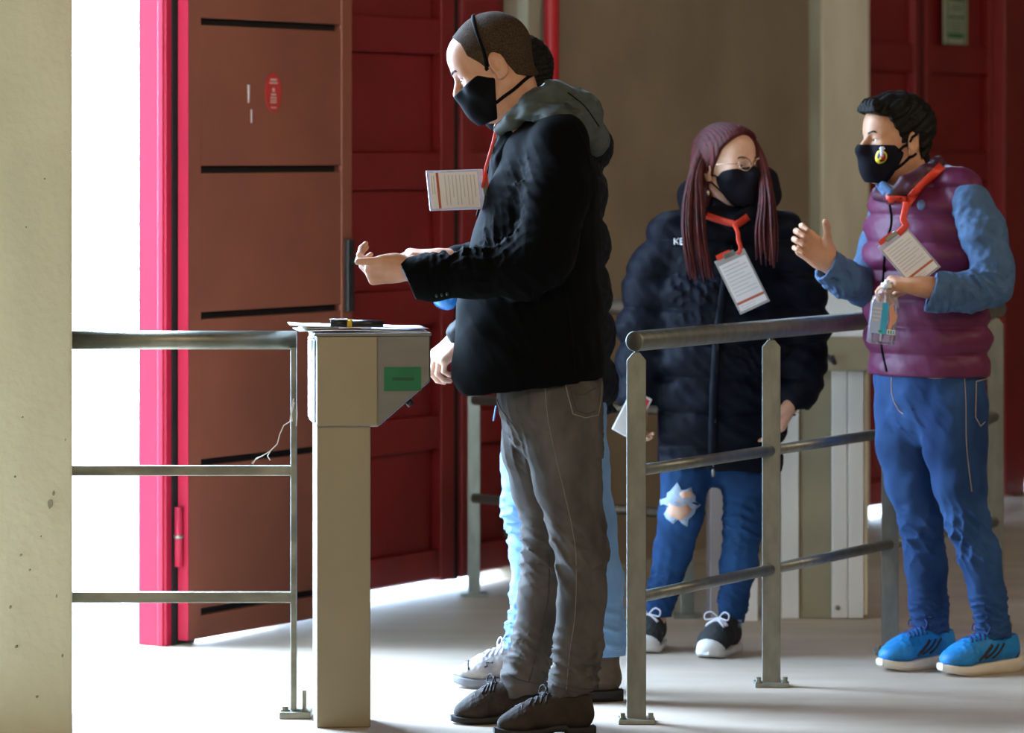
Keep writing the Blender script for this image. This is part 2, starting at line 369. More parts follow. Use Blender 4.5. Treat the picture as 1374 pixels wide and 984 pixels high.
# green and white notice on the far red door
sg0, sg1 = s_at(1266, -.118), s_at(1297, -.118)
dz_ = 17.45
sign = empty('door_sign', Wp((sg0+sg1)/2, -.118, P(0, 57, dz_)[2]), 'green and white notice high on the far red door', 'sign')
zb, zt = P(0, 57, dz_)[2], P(0, -40, dz_)[2]
mb().wbox(sg0, sg1, -.12, -.114, zb, zt).build('board', 'sign_pale', sign)
def sgn(y0, y1, i0_, i1_, m, n=-.1125, nm='print'):
    mb().wbox(sg0+(sg1-sg0)*i0_, sg0+(sg1-sg0)*i1_, -.1145, n, P(0, y1, dz_)[2], P(0, y0, dz_)[2]).build(nm, m, sign)
sgn(42, 48.5, .18, .80, 'sign_green'); sgn(18, 21.5, .2, .82, 'sign_green'); sgn(-38, -2, .2, .82, 'sign_green')
for y in (3.5, 7, 10.5, 25, 29, 33, 37): sgn(y, y+1.4, .26, .76, 'sign_green')
sgn(-40, 57, .11, .15, 'sign_green'); sgn(-40, 57, .86, .90, 'sign_green')
# fire pipe on the wall
pc = s_at(740, -.02)
pipe = tag(mb().tube([Wp(pc, -.02, 0), Wp(pc, -.02, H)], .027, 18).build('fire_pipe', 'red_pipe', None, True), 'bright red vertical pipe running up the concrete wall', 'pipe')
for z in (1.0, 3.3): mb().tube([Wp(pc, -.02, z), Wp(pc, -.02, z+.03)], .031, 18).build('pipe_clip', 'dull_steel', pipe, True)
# left foreground pillar: right face runs along the sight line
k97 = (97-CX)/FPX
pillar_pts = [(k97*10.68, 10.68), (k97*11.22-.005, 11.22), (k97*11.22-.62, 11.28), (k97*10.68-.62, 10.74)]
pil = struct(bevel(mb().prism([(x, y, 0) for x, y in pillar_pts], (0, 0, H)).build('trim_9', 'pillar_concrete'), .006))
rgp = random.Random(8)
for px, py, rx, ry in [(68, 676, 4, 7), (72, 662, 2, 3), (28, 745, 1.5, 1.5), (40, 765, 1.2, 1.2), (60, 240, 1.2, 1.2), (35, 305, 1, 1), (84, 880, 1.5, 2.5), (22, 868, 2, 2), (50, 935, 2, 1.5), (14, 815, 1.2, 2), (76, 800, 1, 2.5), (30, 560, 1.2, 1), (55, 720, 1, 1), (20, 640, 1, 1.4), (88, 590, 1, 1.6)]:
    c = P(px, py, 10.686); k_ = 9
    mb().prism([c+np.array([(rx*math.cos(t)*rgp.uniform(.7, 1.2))*.0019, .012+.097*(-c[0]-1.14)*0, (ry*math.sin(t)*rgp.uniform(.7, 1.2))*.0019]) for t in [2*math.pi*i/k_ for i in range(k_)]], (0, -.02, 0)).build('pit', 'column_stain', pil)

# ================================================================== railings, posts, console, turnstiles
def bolt(p, parent, h=.02, r=.009):
    b = mb().lathe([(r*1.6, 0), (r*1.6, .004), (r, .004), (r, .004+h), (r*.6, .004+h)], p, (0, 0, 1), 6).build('bolt', 'dull_steel', parent)
# --- left railing
dL = 11.05
rl = empty('guard_rail', (P(394, 960, dL)[0], dL, 0), 'dull steel guard rail with three bars fixed to the concrete pillar', 'railing')
xa, xb = k97*dL-.06, P(398, 0, dL)[0]
mb().tube([(xa, dL, P(0, 456.5, dL)[2]), (xb, dL, P(0, 456.5, dL)[2])], .0248, 20).build('top_rail', 'dull_steel', rl, True)
for y, hh in ((631.5, .0135), (801.5, .0145)):
    z = P(0, y, dL)[2]
    mb().box((xa, dL-.012, z-hh), (xb-.004, dL+.012, z+hh)).build('bar', 'dull_steel', rl, bev=.004)
mb().box((P(390.5, 0, dL)[0], dL-.025, 0.02), (P(398, 0, dL)[0], dL+.025, P(0, 466, dL)[2])).build('post', 'dull_steel', rl, bev=.002)
bp = mb().box((P(376, 0, dL)[0], dL-.05, 0), (P(418, 0, dL)[0], dL+.05, .018)).build('base_plate', 'dull_steel', rl, bev=.002)
bolt(P(383, 0, dL)*[1, 1, 0]+np.array([0, -.02, .018]), bp, .008)
bolt(P(409, 0, dL)*[1, 1, 0]+np.array([0, -.02, .018]), bp, .05, .006)
# cobweb strands hanging from the rail post
cw = empty('cobweb', P(392, 560, dL), 'dusty white cobweb strands hanging between rail post and bar', 'cobweb')
for pts in ([(394, 535), (392, 548), (389, 566), (380, 571), (375, 583), (371, 596), (362, 606), (352, 612), (343, 617), (338, 622)], [(362, 606), (359, 612), (363, 618)], [(394, 540), (390, 556), (393, 566)],
            [(397, 540), (399, 556), (397, 572)], [(352, 612), (345, 615), (340, 623)]):
    mb().tube([P(x+random.uniform(-1, 1), y, dL-.03) for x, y in pts], .0016, 5).build('strand', 'cobweb', cw)
# --- right railing, running back to the right
R0, RD = np.array([.326, 10.94, 0]), np.array([.4, .745, 0]); RU = unit(RD); RN = np.array([RU[1], -RU[0], 0])
rr_ = empty('hand_rail', R0, 'galvanised handrail with round top tube and four flat posts beside the queue', 'railing')
rz = 1.0
tr = mb().tube([R0-RU*.012+np.array([0, 0, rz]), R0+RD*3+RU*.03+np.array([0, 0, rz])], .0268, 24).build('top_rail', 'galvanised', rr_, True)
bevel(tr, .003)
for i in range(4):
    c = R0+RD*i; w, t = .0255, .007
    X, Y = np.array([1., 0, 0]), np.array([0, 1., 0])
    ztop = rz-.03
    poly = [c-X*w, c+X*w, c+X*w+[0, 0, ztop-.02], c+X*w*.35+[0, 0, ztop], c-X*w*.35+[0, 0, ztop], c-X*w+[0, 0, ztop-.02]]
    bevel(mb().prism([p+Y*t for p in poly], -Y*2*t).build('post', 'galvanised', rr_, ), .0015)
    mb().tube([c+[0, 0, ztop-.005], c+[0, 0, rz-.02]], .006, 8).build('rail_weld', 'galvanised', rr_, True)
    bpl = mb().box(c-[.048, .045, 0], c+[.048, .045, .012]).build('base_plate', 'galvanised', rr_, bev=.002)
    for sx in (-.037, .037): bolt(c+np.array([sx, -.025, .012]), bpl, .012, .007)
for z in (.66, .327):
    for i in range(3):
        mb().tube([R0+RD*i+RU*.008+[0, 0, z], R0+RD*(i+1)-RU*.008+[0, 0, z]], .0155, 14).build('bar', 'galvanised', rr_, True)
# --- back railing behind the men
B0, B1 = np.array([P(636, 0, 14.05)[0], 14.05, 0]), np.array([P(922, 0, 13.40)[0], 13.40, 0])
rb = empty('back_rail', B0, 'grey steel rail with dark bars half hidden behind the two men', 'railing')
for c in (B0, B1): mb().box(c-[.021, .008, 0], c+[.021, .008, .97]).build('post', 'galvanised', rb, bev=.002); mb().box(c-[.045, .045, 0], c+[.045, .045, .012]).build('base_plate', 'galvanised', rb)
mb().tube([B0+[0, 0, .99], B1+[0, 0, .99]], .025, 16).build('top_rail', 'rail_dark_reflect', rb, True)
for z in (.66, .33): mb().tube([B0+[0, -.012, z], B1+[0, -.012, z]], .016, 12).build('bar', 'rail_dark_reflect', rb, True)
# --- console with angled head
dC = 10.82; th = math.radians(6.5)
cx_, cb = np.array([math.cos(th), math.sin(th), 0]), np.array([-math.sin(th), math.cos(th), 0])   # right, back
c0 = P(424.5, 980, dC); c0[2] = 0
con = empty('access_console', c0+cx_*.07+cb*.1, 'beige steel turnstile console with papers on top and green sticker', 'turnstile')
ZT, ZB = 1.026, 0.782
def cp(x, b, z): return c0+cx_*x+cb*b+np.array([0, 0, z])
mb().obox(cp(.002, 0.012, 0), cx_*.140, cb*.17, (0, 0, ZB+.005)).build('pedestal', 'console_cover', con, bev=.003)
prof = [(.0, ZB), (.162, ZB), (.298, ZB+.118), (.298, ZT-.006), (.0, ZT-.006)]
mb().prism([cp(x, .004, z) for x, z in prof], cb*.30).build('head', 'console_steel', con, bev=.004)
mb().obox(cp(.001, -.004, ZB+.003), cx_*.159, cb*.008, (0, 0, ZT-ZB-.012)).build('front_cover', 'console_cover', con, bev=.004)
mb().obox(cp(-.006, -.004, ZT-.008), cx_*.306, cb*.315, (0, 0, .008)).build('top_plate', 'console_steel', con, bev=.002)
mb().obox(cp(-.004, .02, ZB+.01), cx_*.004, cb*.26, (0, 0, ZT-ZB-.03)).build('side_panel', 'console_steel', con, bev=.002)
gs = mb().obox(cp(.176, .001, ZB+.093), cx_*.097, cb*.003, (0, 0, .062)).build('green_sticker', 'green_sticker', con)
mb().obox(cp(.198, .0002, ZB+.120), cx_*.056, cb*.001, (0, 0, .008)).build('slot_print', 'green_dark', gs)
mb().tube([cp(.242, .05, ZB+.066), cp(.252, .05, ZB+.053)], .010, 12).build('lock_knob', 'black_plastic', con, True)
mb().obox(cp(-.0055, .09, ZT-.08), cx_*.003, cb*.014, (0, 0, .008)).build('key_hole', 'black_plastic', con)
# papers and marker on the console
def sheet(name, m, x0, x1, b0, b1, z, rot, label, curl=0., grp='papers on the console'):
    n = 10; v = []; f = []
    cr, sr = math.cos(rot), math.sin(rot); mx, my = (x0+x1)/2, (b0+b1)/2
    for i in range(n+1):
        x = x0+(x1-x0)*i/n; t = i/n
        zz = z+curl*(max(0, .35-t)/.35)**2+.002*math.sin(t*5)
        for b in (b0, b1):
            dx, db = x-mx, b-my
            v.append(cp(mx+dx*cr-db*sr, my+dx*sr+db*cr, zz))
    for i in range(n): f.append((2*i, 2*i+2, 2*i+3, 2*i+1))
    o = mesh_obj(name, v, f, m, None, True); s = o.modifiers.new('solid', 'SOLIDIFY'); s.thickness = .0012; s.offset = 1
    return tag(o, label, 'paper')
sheet('paper_sheet', 'paper', -.045, .285, .02, .24, ZT+.003, .02, 'lowest white sheet lying flat on the console top')
sheet('kraft_envelope', 'kraft_paper', -.03, .12, .05, .22, ZT+.008, .05, 'buff envelope corner under the marker on the console')
sheet('paper_sheet', 'paper', -.062, .15, .06, .27, ZT+.0115, -.03, 'white sheet with curled corner overhanging the console left edge', .006)
sheet('paper_sheet', 'paper', .06, .292, .03, .22, ZT+.0105, .04, 'white sheet reaching the right edge of the console top')
mk = empty('marker_pen', cp(.12, .04, ZT+.016), 'black marker pen with yellow band lying on console papers', 'pen')
mb().tube([cp(.095, .05, ZT+.023), cp(.178, .045, ZT+.022)], [.010, .009], 12).build('barrel', 'black_plastic', mk, True)
mb().tube([cp(.083, .05, ZT+.023), cp(.0955, .05, ZT+.023)], .0105, 12).build('band', 'yellow_plastic', mk, True)
mb().tube([cp(.040, .052, ZT+.0235), cp(.084, .05, ZT+.023)], [.009, .0105], 12).build('cap', 'black_plastic', mk, True)
mb().box(cp(.036, .04, ZT+.033), cp(.085, .055, ZT+.035)).build('clip', 'paper', mk)
# --- far turnstiles
dT = 13.37
def tp(x, y, d=dT): return P(x, y, d)
tb = empty('turnstile', tp(1105, 830)*[1, 1, 0], 'pale turnstile cabinet with white top between the woman and man in vest', 'turnstile')
def fbox(x0, x1, y0, y1, d0, d1, name, m, parent, bev=.003):
    a, b = P(x0, y1, d0), P(x1, y0, d0)
    z0 = max(0, a[2])
    return mb().box((a[0], d0, z0), (b[0], d1, b[2])).build(name, m, parent, bev=bev)
fbox(1072, 1116, 470, 833, dT, dT+.22, 'front_panel', 'turnstile_panel', tb)
fbox(1048, 1072, 470, 833, dT-.012, dT+.24, 'corner_post', 'turnstile_steel', tb)
fbox(1116, 1137, 470, 830, dT-.012, dT+.24, 'corner_post', 'turnstile_steel', tb)
fbox(1138, 1159, 470, 830, dT-.012, dT+.24, 'corner_post', 'turnstile_steel', tb)
fbox(1159.5, 1164, 470, 826, dT+.02, dT+.24, 'edge_strip', 'column_concrete', tb)
hb = fbox(1046, 1172, 452, 498, dT-.04, dT+.26, 'head', 'turnstile_panel', tb, .006)
mb().prism([P(1046, 452, dT-.04), P(1172, 452, dT-.04), P(1172, 392, dT+.20), P(1046, 392, dT+.20)], (0, .06, 0)).build('sloping_top', 'turnstile_white', tb, bev=.004)
mb().tube([P(1110, 478, dT-.045), P(1120, 487, dT-.07), P(1116, 478, dT-.075)], .008, 8).build('lock_lever', 'black_metal', hb, True)
mb().tube([P(1124, 816, dT-.012), P(1124, 816, dT-.02)], .008, 10).build('bolt', 'dull_steel', tb, True)
ta = empty('turnstile_post', tp(985, 835)*[1, 1, 0], 'mauve-grey turnstile pedestal partly hidden behind the woman in puffer coat', 'turnstile')
fbox(953, 979, 460, 835, dT-.05, dT+.2, 'side_panel', 'turnstile_mauve', ta)
fbox(979, 997, 460, 836, dT-.07, dT+.2, 'front_panel', 'turnstile_panel', ta)
fbox(997, 1017, 460, 837, dT-.08, dT+.2, 'corner_post', 'turnstile_steel', ta)
fbox(951, 1022, 425, 462, dT-.1, dT+.24, 'head', 'turnstile_panel', ta, .006)
# ================================================================== sculpting: distance fields meshed with surface nets
class Seg:
    def __init__(s, a, b, r1, r2=None, e=None, x1=1.0, x2=None):
        s.a = np.asarray(a, float); s.b = np.asarray(b, float); s.r1 = r1; s.r2 = r1 if r2 is None else r2
        s.e = None if e is None else unit(e); s.x1 = x1; s.x2 = x1 if x2 is None else x2
    def bounds(s):
        r = max(s.r1*max(1, s.x1), s.r2*max(1, s.x2))
        return np.minimum(s.a, s.b)-r, np.maximum(s.a, s.b)+r
    def __call__(s, X, Y, Z):
        ab = s.b-s.a; L2 = max(ab@ab, 1e-9)
        qx, qy, qz = X-s.a[0], Y-s.a[1], Z-s.a[2]
        t = np.clip((qx*ab[0]+qy*ab[1]+qz*ab[2])/L2, 0, 1)
        qx = qx-t*ab[0]; qy = qy-t*ab[1]; qz = qz-t*ab[2]
        d2 = qx*qx+qy*qy+qz*qz
        if s.e is not None:
            c = qx*s.e[0]+qy*s.e[1]+qz*s.e[2]; sx = s.x1+(s.x2-s.x1)*t
            d2 = np.maximum(d2-c*c, 0)+(c/sx)**2
        return np.sqrt(d2)-(s.r1+(s.r2-s.r1)*t)
class Ell:
    def __init__(s, c, r, R=None):
        s.c = np.asarray(c, float); s.r = np.asarray(r, float); s.R = np.eye(3) if R is None else np.asarray(R, float)   # rows = axes
    def bounds(s):
        m = np.sqrt(((s.R.T*s.r)**2).sum(1)); return s.c-m, s.c+m
    def __call__(s, X, Y, Z):
        q = (X-s.c[0], Y-s.c[1], Z-s.c[2]); k0 = 0; k1 = 0
        for i in range(3):
            v = q[0]*s.R[i, 0]+q[1]*s.R[i, 1]+q[2]*s.R[i, 2]
            k0 = k0+(v/s.r[i])**2; k1 = k1+(v/s.r[i]**2)**2
        k0 = np.sqrt(k0); return k0*(k0-1)/np.maximum(np.sqrt(k1), 1e-6)
class Box:
    def __init__(s, c, h, R=None, rnd=.005):
        s.c = np.asarray(c, float); s.h = np.asarray(h, float); s.R = np.eye(3) if R is None else np.asarray(R, float); s.rnd = rnd
    def bounds(s):
        m = np.abs(s.R.T)@(s.h); return s.c-m, s.c+m
    def __call__(s, X, Y, Z):
        q = (X-s.c[0], Y-s.c[1], Z-s.c[2]); out = 0; ins = None
        for i in range(3):
            v = np.abs(q[0]*s.R[i, 0]+q[1]*s.R[i, 1]+q[2]*s.R[i, 2])-(s.h[i]-s.rnd)
            out = out+np.maximum(v, 0)**2; ins = v if ins is None else np.maximum(ins, v)
        return np.sqrt(out)+np.minimum(ins, 0)-s.rnd
class Field:
    def __init__(s, lo, hi, h):
        s.lo = np.asarray(lo, float); s.h = h
        s.n = np.ceil((np.asarray(hi)-s.lo)/h).astype(int)+1
        s.ax = [(s.lo[i]+h*np.arange(s.n[i])).astype(np.float32) for i in range(3)]
        s.F = np.full(s.n, .12, np.float32)
    @staticmethod
    def around(prims, h, pad=.02):
        lo = np.min([p.bounds()[0] for p in prims], 0)-pad; hi = np.max([p.bounds()[1] for p in prims], 0)+pad
        return Field(lo, hi, h)
    def _win(s, prim, pad):
        lo, hi = prim.bounds()
        a = np.clip(np.floor((lo-pad-s.lo)/s.h).astype(int), 0, s.n); b = np.clip(np.ceil((hi+pad-s.lo)/s.h).astype(int)+1, 0, s.n)
        sl = tuple(slice(a[i], b[i]) for i in range(3))
        return sl, s.ax[0][sl[0]][:, None, None], s.ax[1][sl[1]][None, :, None], s.ax[2][sl[2]][None, None, :]
    def add(s, prim, k=0.0):
        sl, X, Y, Z = s._win(prim, k+.012+2*s.h)
        d = prim(X, Y, Z).astype(np.float32); f = s.F[sl]
        m = np.minimum(f, d)
        if k > 0: hh = np.maximum(k-np.abs(f-d), 0)/k; m = m-hh*hh*k*.25
        s.F[sl] = m; return s
    def sub(s, prim, k=0.0):
        sl, X, Y, Z = s._win(prim, k+2*s.h)
        d = -prim(X, Y, Z).astype(np.float32); f = s.F[sl]
        m = np.maximum(f, d)
        if k > 0: hh = np.maximum(k-np.abs(f-d), 0)/k; m = m+hh*hh*k*.25
        s.F[sl] = m; return s
    def chain(s, nodes, k=.0, e=None):       # nodes (pos, r[, ratio])
        for a, b in zip(nodes[:-1], nodes[1:]):
            s.add(Seg(a[0], b[0], a[1], b[1], e, a[2] if len(a) > 2 else 1, b[2] if len(b) > 2 else 1), k)
        return s
    def cut(s, p, n, k=0.0):                 # remove the side the normal points to
        n = unit(n); p = np.asarray(p, float)
        d = ((s.ax[0]-p[0])*n[0])[:, None, None]+((s.ax[1]-p[1])*n[1])[None, :, None]+((s.ax[2]-p[2])*n[2])[None, None, :]
        m = np.maximum(s.F, d)
        if k > 0: hh = np.maximum(k-np.abs(s.F-d), 0)/k; m = m+hh*hh*k*.25
        s.F = m.astype(np.float32); return s
    def cutlocal(s, c, r, p, n):              # planar cut limited to a ball around c
        n = unit(n); sl, X, Y, Z = s._win(Ell(c, (r, r, r)), 0)
        d = (X-p[0])*n[0]+(Y-p[1])*n[1]+(Z-p[2])*n[2]; ball = np.sqrt((X-c[0])**2+(Y-c[1])**2+(Z-c[2])**2)-r
        s.F[sl] = np.maximum(s.F[sl], np.minimum(d, -ball)).astype(np.float32); return s
    def keep(s, fn):                         # intersect with fn(x,y,z)<0
        s.F = np.maximum(s.F, fn(s.ax[0][:, None, None], s.ax[1][None, :, None], s.ax[2][None, None, :])).astype(np.float32); return s
    def disp(s, fn, band=.035):              # fn(points)->outward offset
        I = np.nonzero(np.abs(s.F) < band)
        p = np.stack([s.ax[i][I[i]] for i in range(3)], 1).astype(np.float64)
        s.F[I] -= fn(p).astype(np.float32); return s
    def mesh(s):
        F = s.F; F[0] = F[-1] = .1; F[:, 0] = F[:, -1] = .1; F[:, :, 0] = F[:, :, -1] = .1
        S = F < 0
        c = S[:-1, :-1, :-1].astype(np.int8)
        tot = np.zeros_like(c)
        for dx in (0, 1):
            for dy in (0, 1):
                for dz in (0, 1): tot += S[dx:S.shape[0]-1+dx, dy:S.shape[1]-1+dy, dz:S.shape[2]-1+dz]
        I = np.nonzero((tot > 0) & (tot < 8)); n = len(I[0])
        idx = np.full(tot.shape, -1, np.int32); idx[I] = np.arange(n)
        V = {}
        for dx in (0, 1):
            for dy in (0, 1):
                for dz in (0, 1): V[dx, dy, dz] = F[I[0]+dx, I[1]+dy, I[2]+dz]
        acc = np.zeros((n, 3)); cnt = np.zeros(n)
        for ax in range(3):
            for u in (0, 1):
                for w in (0, 1):
                    a = [0, 0, 0]; b = [0, 0, 0]; o = [i for i in range(3) if i != ax]
                    a[o[0]] = b[o[0]] = u; a[o[1]] = b[o[1]] = w; b[ax] = 1
                    va, vb = V[tuple(a)], V[tuple(b)]
                    x = (va < 0) != (vb < 0)
                    t = np.where(x, va/np.where(x, va-vb, 1), 0)
                    pt = np.tile(np.array(a, float), (n, 1)); pt[:, ax] += t
                    acc += pt*x[:, None]; cnt += x
        verts = s.lo+(np.stack(I, 1)+acc/np.maximum(cnt, 1)[:, None])*s.h
        quads = []
        for ax in range(3):
            o = [(ax+1) % 3, (ax+2) % 3]
            A = [slice(None)]*3; B = [slice(None)]*3; A[ax] = slice(0, -1); B[ax] = slice(1, None)
            for q in o: A[q] = slice(1, -1); B[q] = slice(1, -1)
            sa, sb = S[tuple(A)], S[tuple(B)]
            for flip, cond in ((False, sa & ~sb), (True, ~sa & sb)):
                E = np.stack(np.nonzero(cond), 1)
                if not len(E): continue
                E[:, o[0]] += 1; E[:, o[1]] += 1
                q = []
                for du, dw in ((1, 1), (0, 1), (0, 0), (1, 0)):
                    G = E.copy(); G[:, o[0]] -= du; G[:, o[1]] -= dw; q.append(idx[G[:, 0], G[:, 1], G[:, 2]])
                q = np.stack(q, 1)
                quads.append(q[:, ::-1] if flip else q)
        quads = np.concatenate(quads)
        return verts, quads
    def sample(s, p):
        g = (np.asarray(p)-s.lo)/s.h; g = np.clip(g, 0, s.n-1.001); i = g.astype(int); f = g-i; r = 0
        for dx in (0, 1):
            for dy in (0, 1):
                for dz in (0, 1):
                    w = (f[..., 0] if dx else 1-f[..., 0])*(f[..., 1] if dy else 1-f[..., 1])*(f[..., 2] if dz else 1-f[..., 2])
                    r = r+w*s.F[i[..., 0]+dx, i[..., 1]+dy, i[..., 2]+dz]
        return r
    def inside_grid(s, p): return np.all((p >= s.lo) & (p <= s.lo+(s.n-1)*s.h), -1)
    def grad(s, p):
        e = s.h; g = np.stack([s.sample(p+d)-s.sample(p-d) for d in np.eye(3)*e], -1)
        return g/np.maximum(np.linalg.norm(g, axis=-1, keepdims=True), 1e-9)
    def project(s, p, off=0.0, it=6):
        p = np.array(p, float)
        for _ in range(it): p = p-(s.sample(p)-off)[..., None]*s.grad(p)*.9
        return p
def smooth_mesh(v, q, it=2, lam=.5):
    for _ in range(it):
        acc = np.zeros_like(v); c = np.zeros(len(v))
        for a, b in ((0, 1), (1, 2), (2, 3), (3, 0)):
            np.add.at(acc, q[:, a], v[q[:, b]]); np.add.at(acc, q[:, b], v[q[:, a]])
            np.add.at(c, q[:, a], 1); np.add.at(c, q[:, b], 1)
        v = v+(acc/np.maximum(c, 1)[:, None]-v)*lam
    return v
def field_obj(name, f, m, parent=None, frame=None, smooth=1, origin=None):
    v, q = f.mesh()
    if smooth: v = smooth_mesh(v, q, smooth)
    if frame is not None: v = frame.w(v)
    return mesh_obj(name, v, q, m, parent, True, origin)
class Frame:
    def __init__(s, o, x, up=(0, 0, 1), scale=1.0):
        s.o = np.asarray(o, float); s.x = unit(x); up = np.asarray(up, float)
        s.z = unit(up-s.x*(up@s.x)); s.y = np.cross(s.z, s.x); s.s = scale
        s.M = np.stack([s.x, s.y, s.z])
    def w(s, p): return s.o+(np.asarray(p, float)*s.s)@s.M
    def l(s, p): return ((np.asarray(p, float)-s.o)@s.M.T)/s.s
# sight lines: find the garment surface seen at a measured point, so details lie on it
def hit(fields, pts, lift=0.0):
    pts = np.asarray(pts, float).reshape(-1, 2)
    dirs = np.stack([(pts[:, 0]-CX)/FPX, np.ones(len(pts)), -(pts[:, 1]-HY)/FPX], 1)
    best = np.full(len(pts), np.nan)
    for f in fields:
        t = np.arange(f.ax[1][0], f.ax[1][-1], .003)
        p = dirs[:, None, :]*t[None, :, None]+np.array([0, 0, CAMH])
        val = np.where(f.inside_grid(p), f.sample(p), 1.0)
        neg = val < 0; has = neg.any(1); k = neg.argmax(1)
        k0 = np.maximum(k-1, 0); i = np.arange(len(pts))
        a, b = val[i, k0], val[i, k]; fr = np.where(a-b > 1e-6, a/np.where(a-b > 1e-6, a-b, 1), 0)
        d = t[k0]+fr*.003
        best = np.where(has & (np.isnan(best) | (d < best)), d, best)
    ok = ~np.isnan(best)
    if not ok.any(): print('NOHIT', pts[:2].tolist()); best = np.full(len(pts), float(fields[0].ax[1].mean())); ok = ~np.isnan(best)
    best = np.where(ok, best, np.interp(np.arange(len(pts)), np.nonzero(ok)[0], best[ok]))
    return dirs*(best-lift)[:, None]+np.array([0, 0, CAMH])
def dens(pts, step=3.0):
    pts = np.asarray(pts, float); out = [pts[0]]
    for a, b in zip(pts[:-1], pts[1:]):
        n = max(1, int(np.linalg.norm(b-a)/step)); out += [a+(b-a)*i/n for i in range(1, n+1)]
    return np.array(out)
def spline(pts, n=8):
    pts = np.asarray(pts, float); P_ = np.vstack([2*pts[0]-pts[1], pts, 2*pts[-1]-pts[-2]]); out = []
    for i in range(1, len(P_)-2):
        p0, p1, p2, p3 = P_[i-1:i+3]
        for t in np.linspace(0, 1, n, endpoint=False):
            out.append(.5*(2*p1+(p2-p0)*t+(2*p0-5*p1+4*p2-p3)*t*t+(3*p1-p0-3*p2+p3)*t**3))
    return np.array(out+[pts[-1]])
def seam(name, fields, pts, m, parent, r=.0018, lift=.0005, sm=True, n=6):
    pp = spline(pts) if sm and len(pts) > 2 else dens(pts)
    return mb().tube(hit(fields, pp, lift), r, n).build(name, m, parent, True)
def band(name, fields, pts, wpx, m, parent, lift=.003, th=.002):
    pp = spline(pts, 6) if len(pts) > 2 else dens(pts); t = np.gradient(pp, axis=0); t /= np.linalg.norm(t, axis=1)[:, None]
    nn = np.stack([-t[:, 1], t[:, 0]], 1)
    c = hit(fields, pp, lift); L = c.copy(); Rr = c.copy()
    off = nn*wpx/2
    for arr, sg in ((L, -1), (Rr, 1)):
        q = hit(fields, pp+sg*off, lift); arr[:] = q
    n = len(pp); v = np.vstack([L, c, Rr]); f = []
    for i in range(n-1):
        f.append((i, i+1, n+i+1, n+i)); f.append((n+i, n+i+1, 2*n+i+1, 2*n+i))
    o = mesh_obj(name, v, f, m, parent, True); s = o.modifiers.new('solid', 'SOLIDIFY'); s.thickness = th; s.offset = 0
    return o
def patch(name, fields, corners, m, parent, lift=.002, th=.002, nu=6, nv=6):
    c = np.asarray(corners, float); g = []
    for i in range(nu+1):
        for j in range(nv+1):
            u, v = i/nu, j/nv; g.append((c[0]*(1-u)+c[1]*u)*(1-v)+(c[3]*(1-u)+c[2]*u)*v)
    p = hit(fields, g, lift); f = [(i*(nv+1)+j, (i+1)*(nv+1)+j, (i+1)*(nv+1)+j+1, i*(nv+1)+j+1) for i in range(nu) for j in range(nv)]
    o = mesh_obj(name, p, f, m, parent, True); s = o.modifiers.new('solid', 'SOLIDIFY'); s.thickness = th; s.offset = 0
    return o
def disc(name, fields, c, rx, ry, m, parent, lift=.002, th=.002, k=20, rings=3, jag=None):
    g = [c]
    for r in range(1, rings+1):
        for i in range(k):
            t = 2*math.pi*i/k; j = 1 if jag is None else 1+jag*math.sin(i*2.7+1)*math.cos(i*1.3); g.append((c[0]+rx*r/rings*j*math.cos(t), c[1]+ry*r/rings*j*math.sin(t)))
    p = hit(fields, g, lift); f = [(0, 1+i, 1+(i+1) % k) for i in range(k)]
    for r in range(rings-1): f += [(1+r*k+i, 1+(r+1)*k+i, 1+(r+1)*k+(i+1) % k, 1+r*k+(i+1) % k) for i in range(k)]
    o = mesh_obj(name, p, f, m, parent, True); s = o.modifiers.new('solid', 'SOLIDIFY'); s.thickness = th; s.offset = 0
    return o
# cloth folds: ridged waves fading away from a centre
def folds(center, axis, radius, amp, wl, seed=0, n=4):
    rg = np.random.RandomState(seed); axis = unit(axis); center = np.asarray(center, float); ks = []
    for i in range(n):
        d = unit(axis+rg.normal(0, .45, 3)); ks.append((d*2*math.pi/(wl*rg.uniform(.7, 1.5)), rg.uniform(0, 6.28), rg.uniform(.6, 1)))
    def fn(p):
        q = p-center; w = np.exp(-(q**2).sum(1)/radius**2); r = 0; tot = 0
        for k, ph, a in ks:
            s = np.sin(q@k+ph+1.5*np.sin(q@np.roll(k, 1)*.35)); r = r+a*(1-np.abs(s))**2.2; tot += a
        return 1.9*amp*w*(r/tot*2-.5)
    return fn
def allf(*fs): return lambda p: sum(f(p) for f in fs)
def quilt(z0, pitch, amp, zlo=-9, zhi=9, tilt=None):
    def fn(p):
        z = p[:, 2] if tilt is None else p@np.asarray(tilt)
        s = np.abs(np.sin(math.pi*(z-z0)/pitch))**.55
        return amp*(s-.55)*((p[:, 2] > zlo) & (p[:, 2] < zhi))
    return fn
def lumps(amp, sc, seed):
    rg = np.random.RandomState(seed); ks = [(rg.normal(0, 1, 3)*2*math.pi/sc, rg.uniform(0, 6.28)) for _ in range(6)]
    return lambda p: amp*sum(np.sin(p@k+f) for k, f in ks)/3

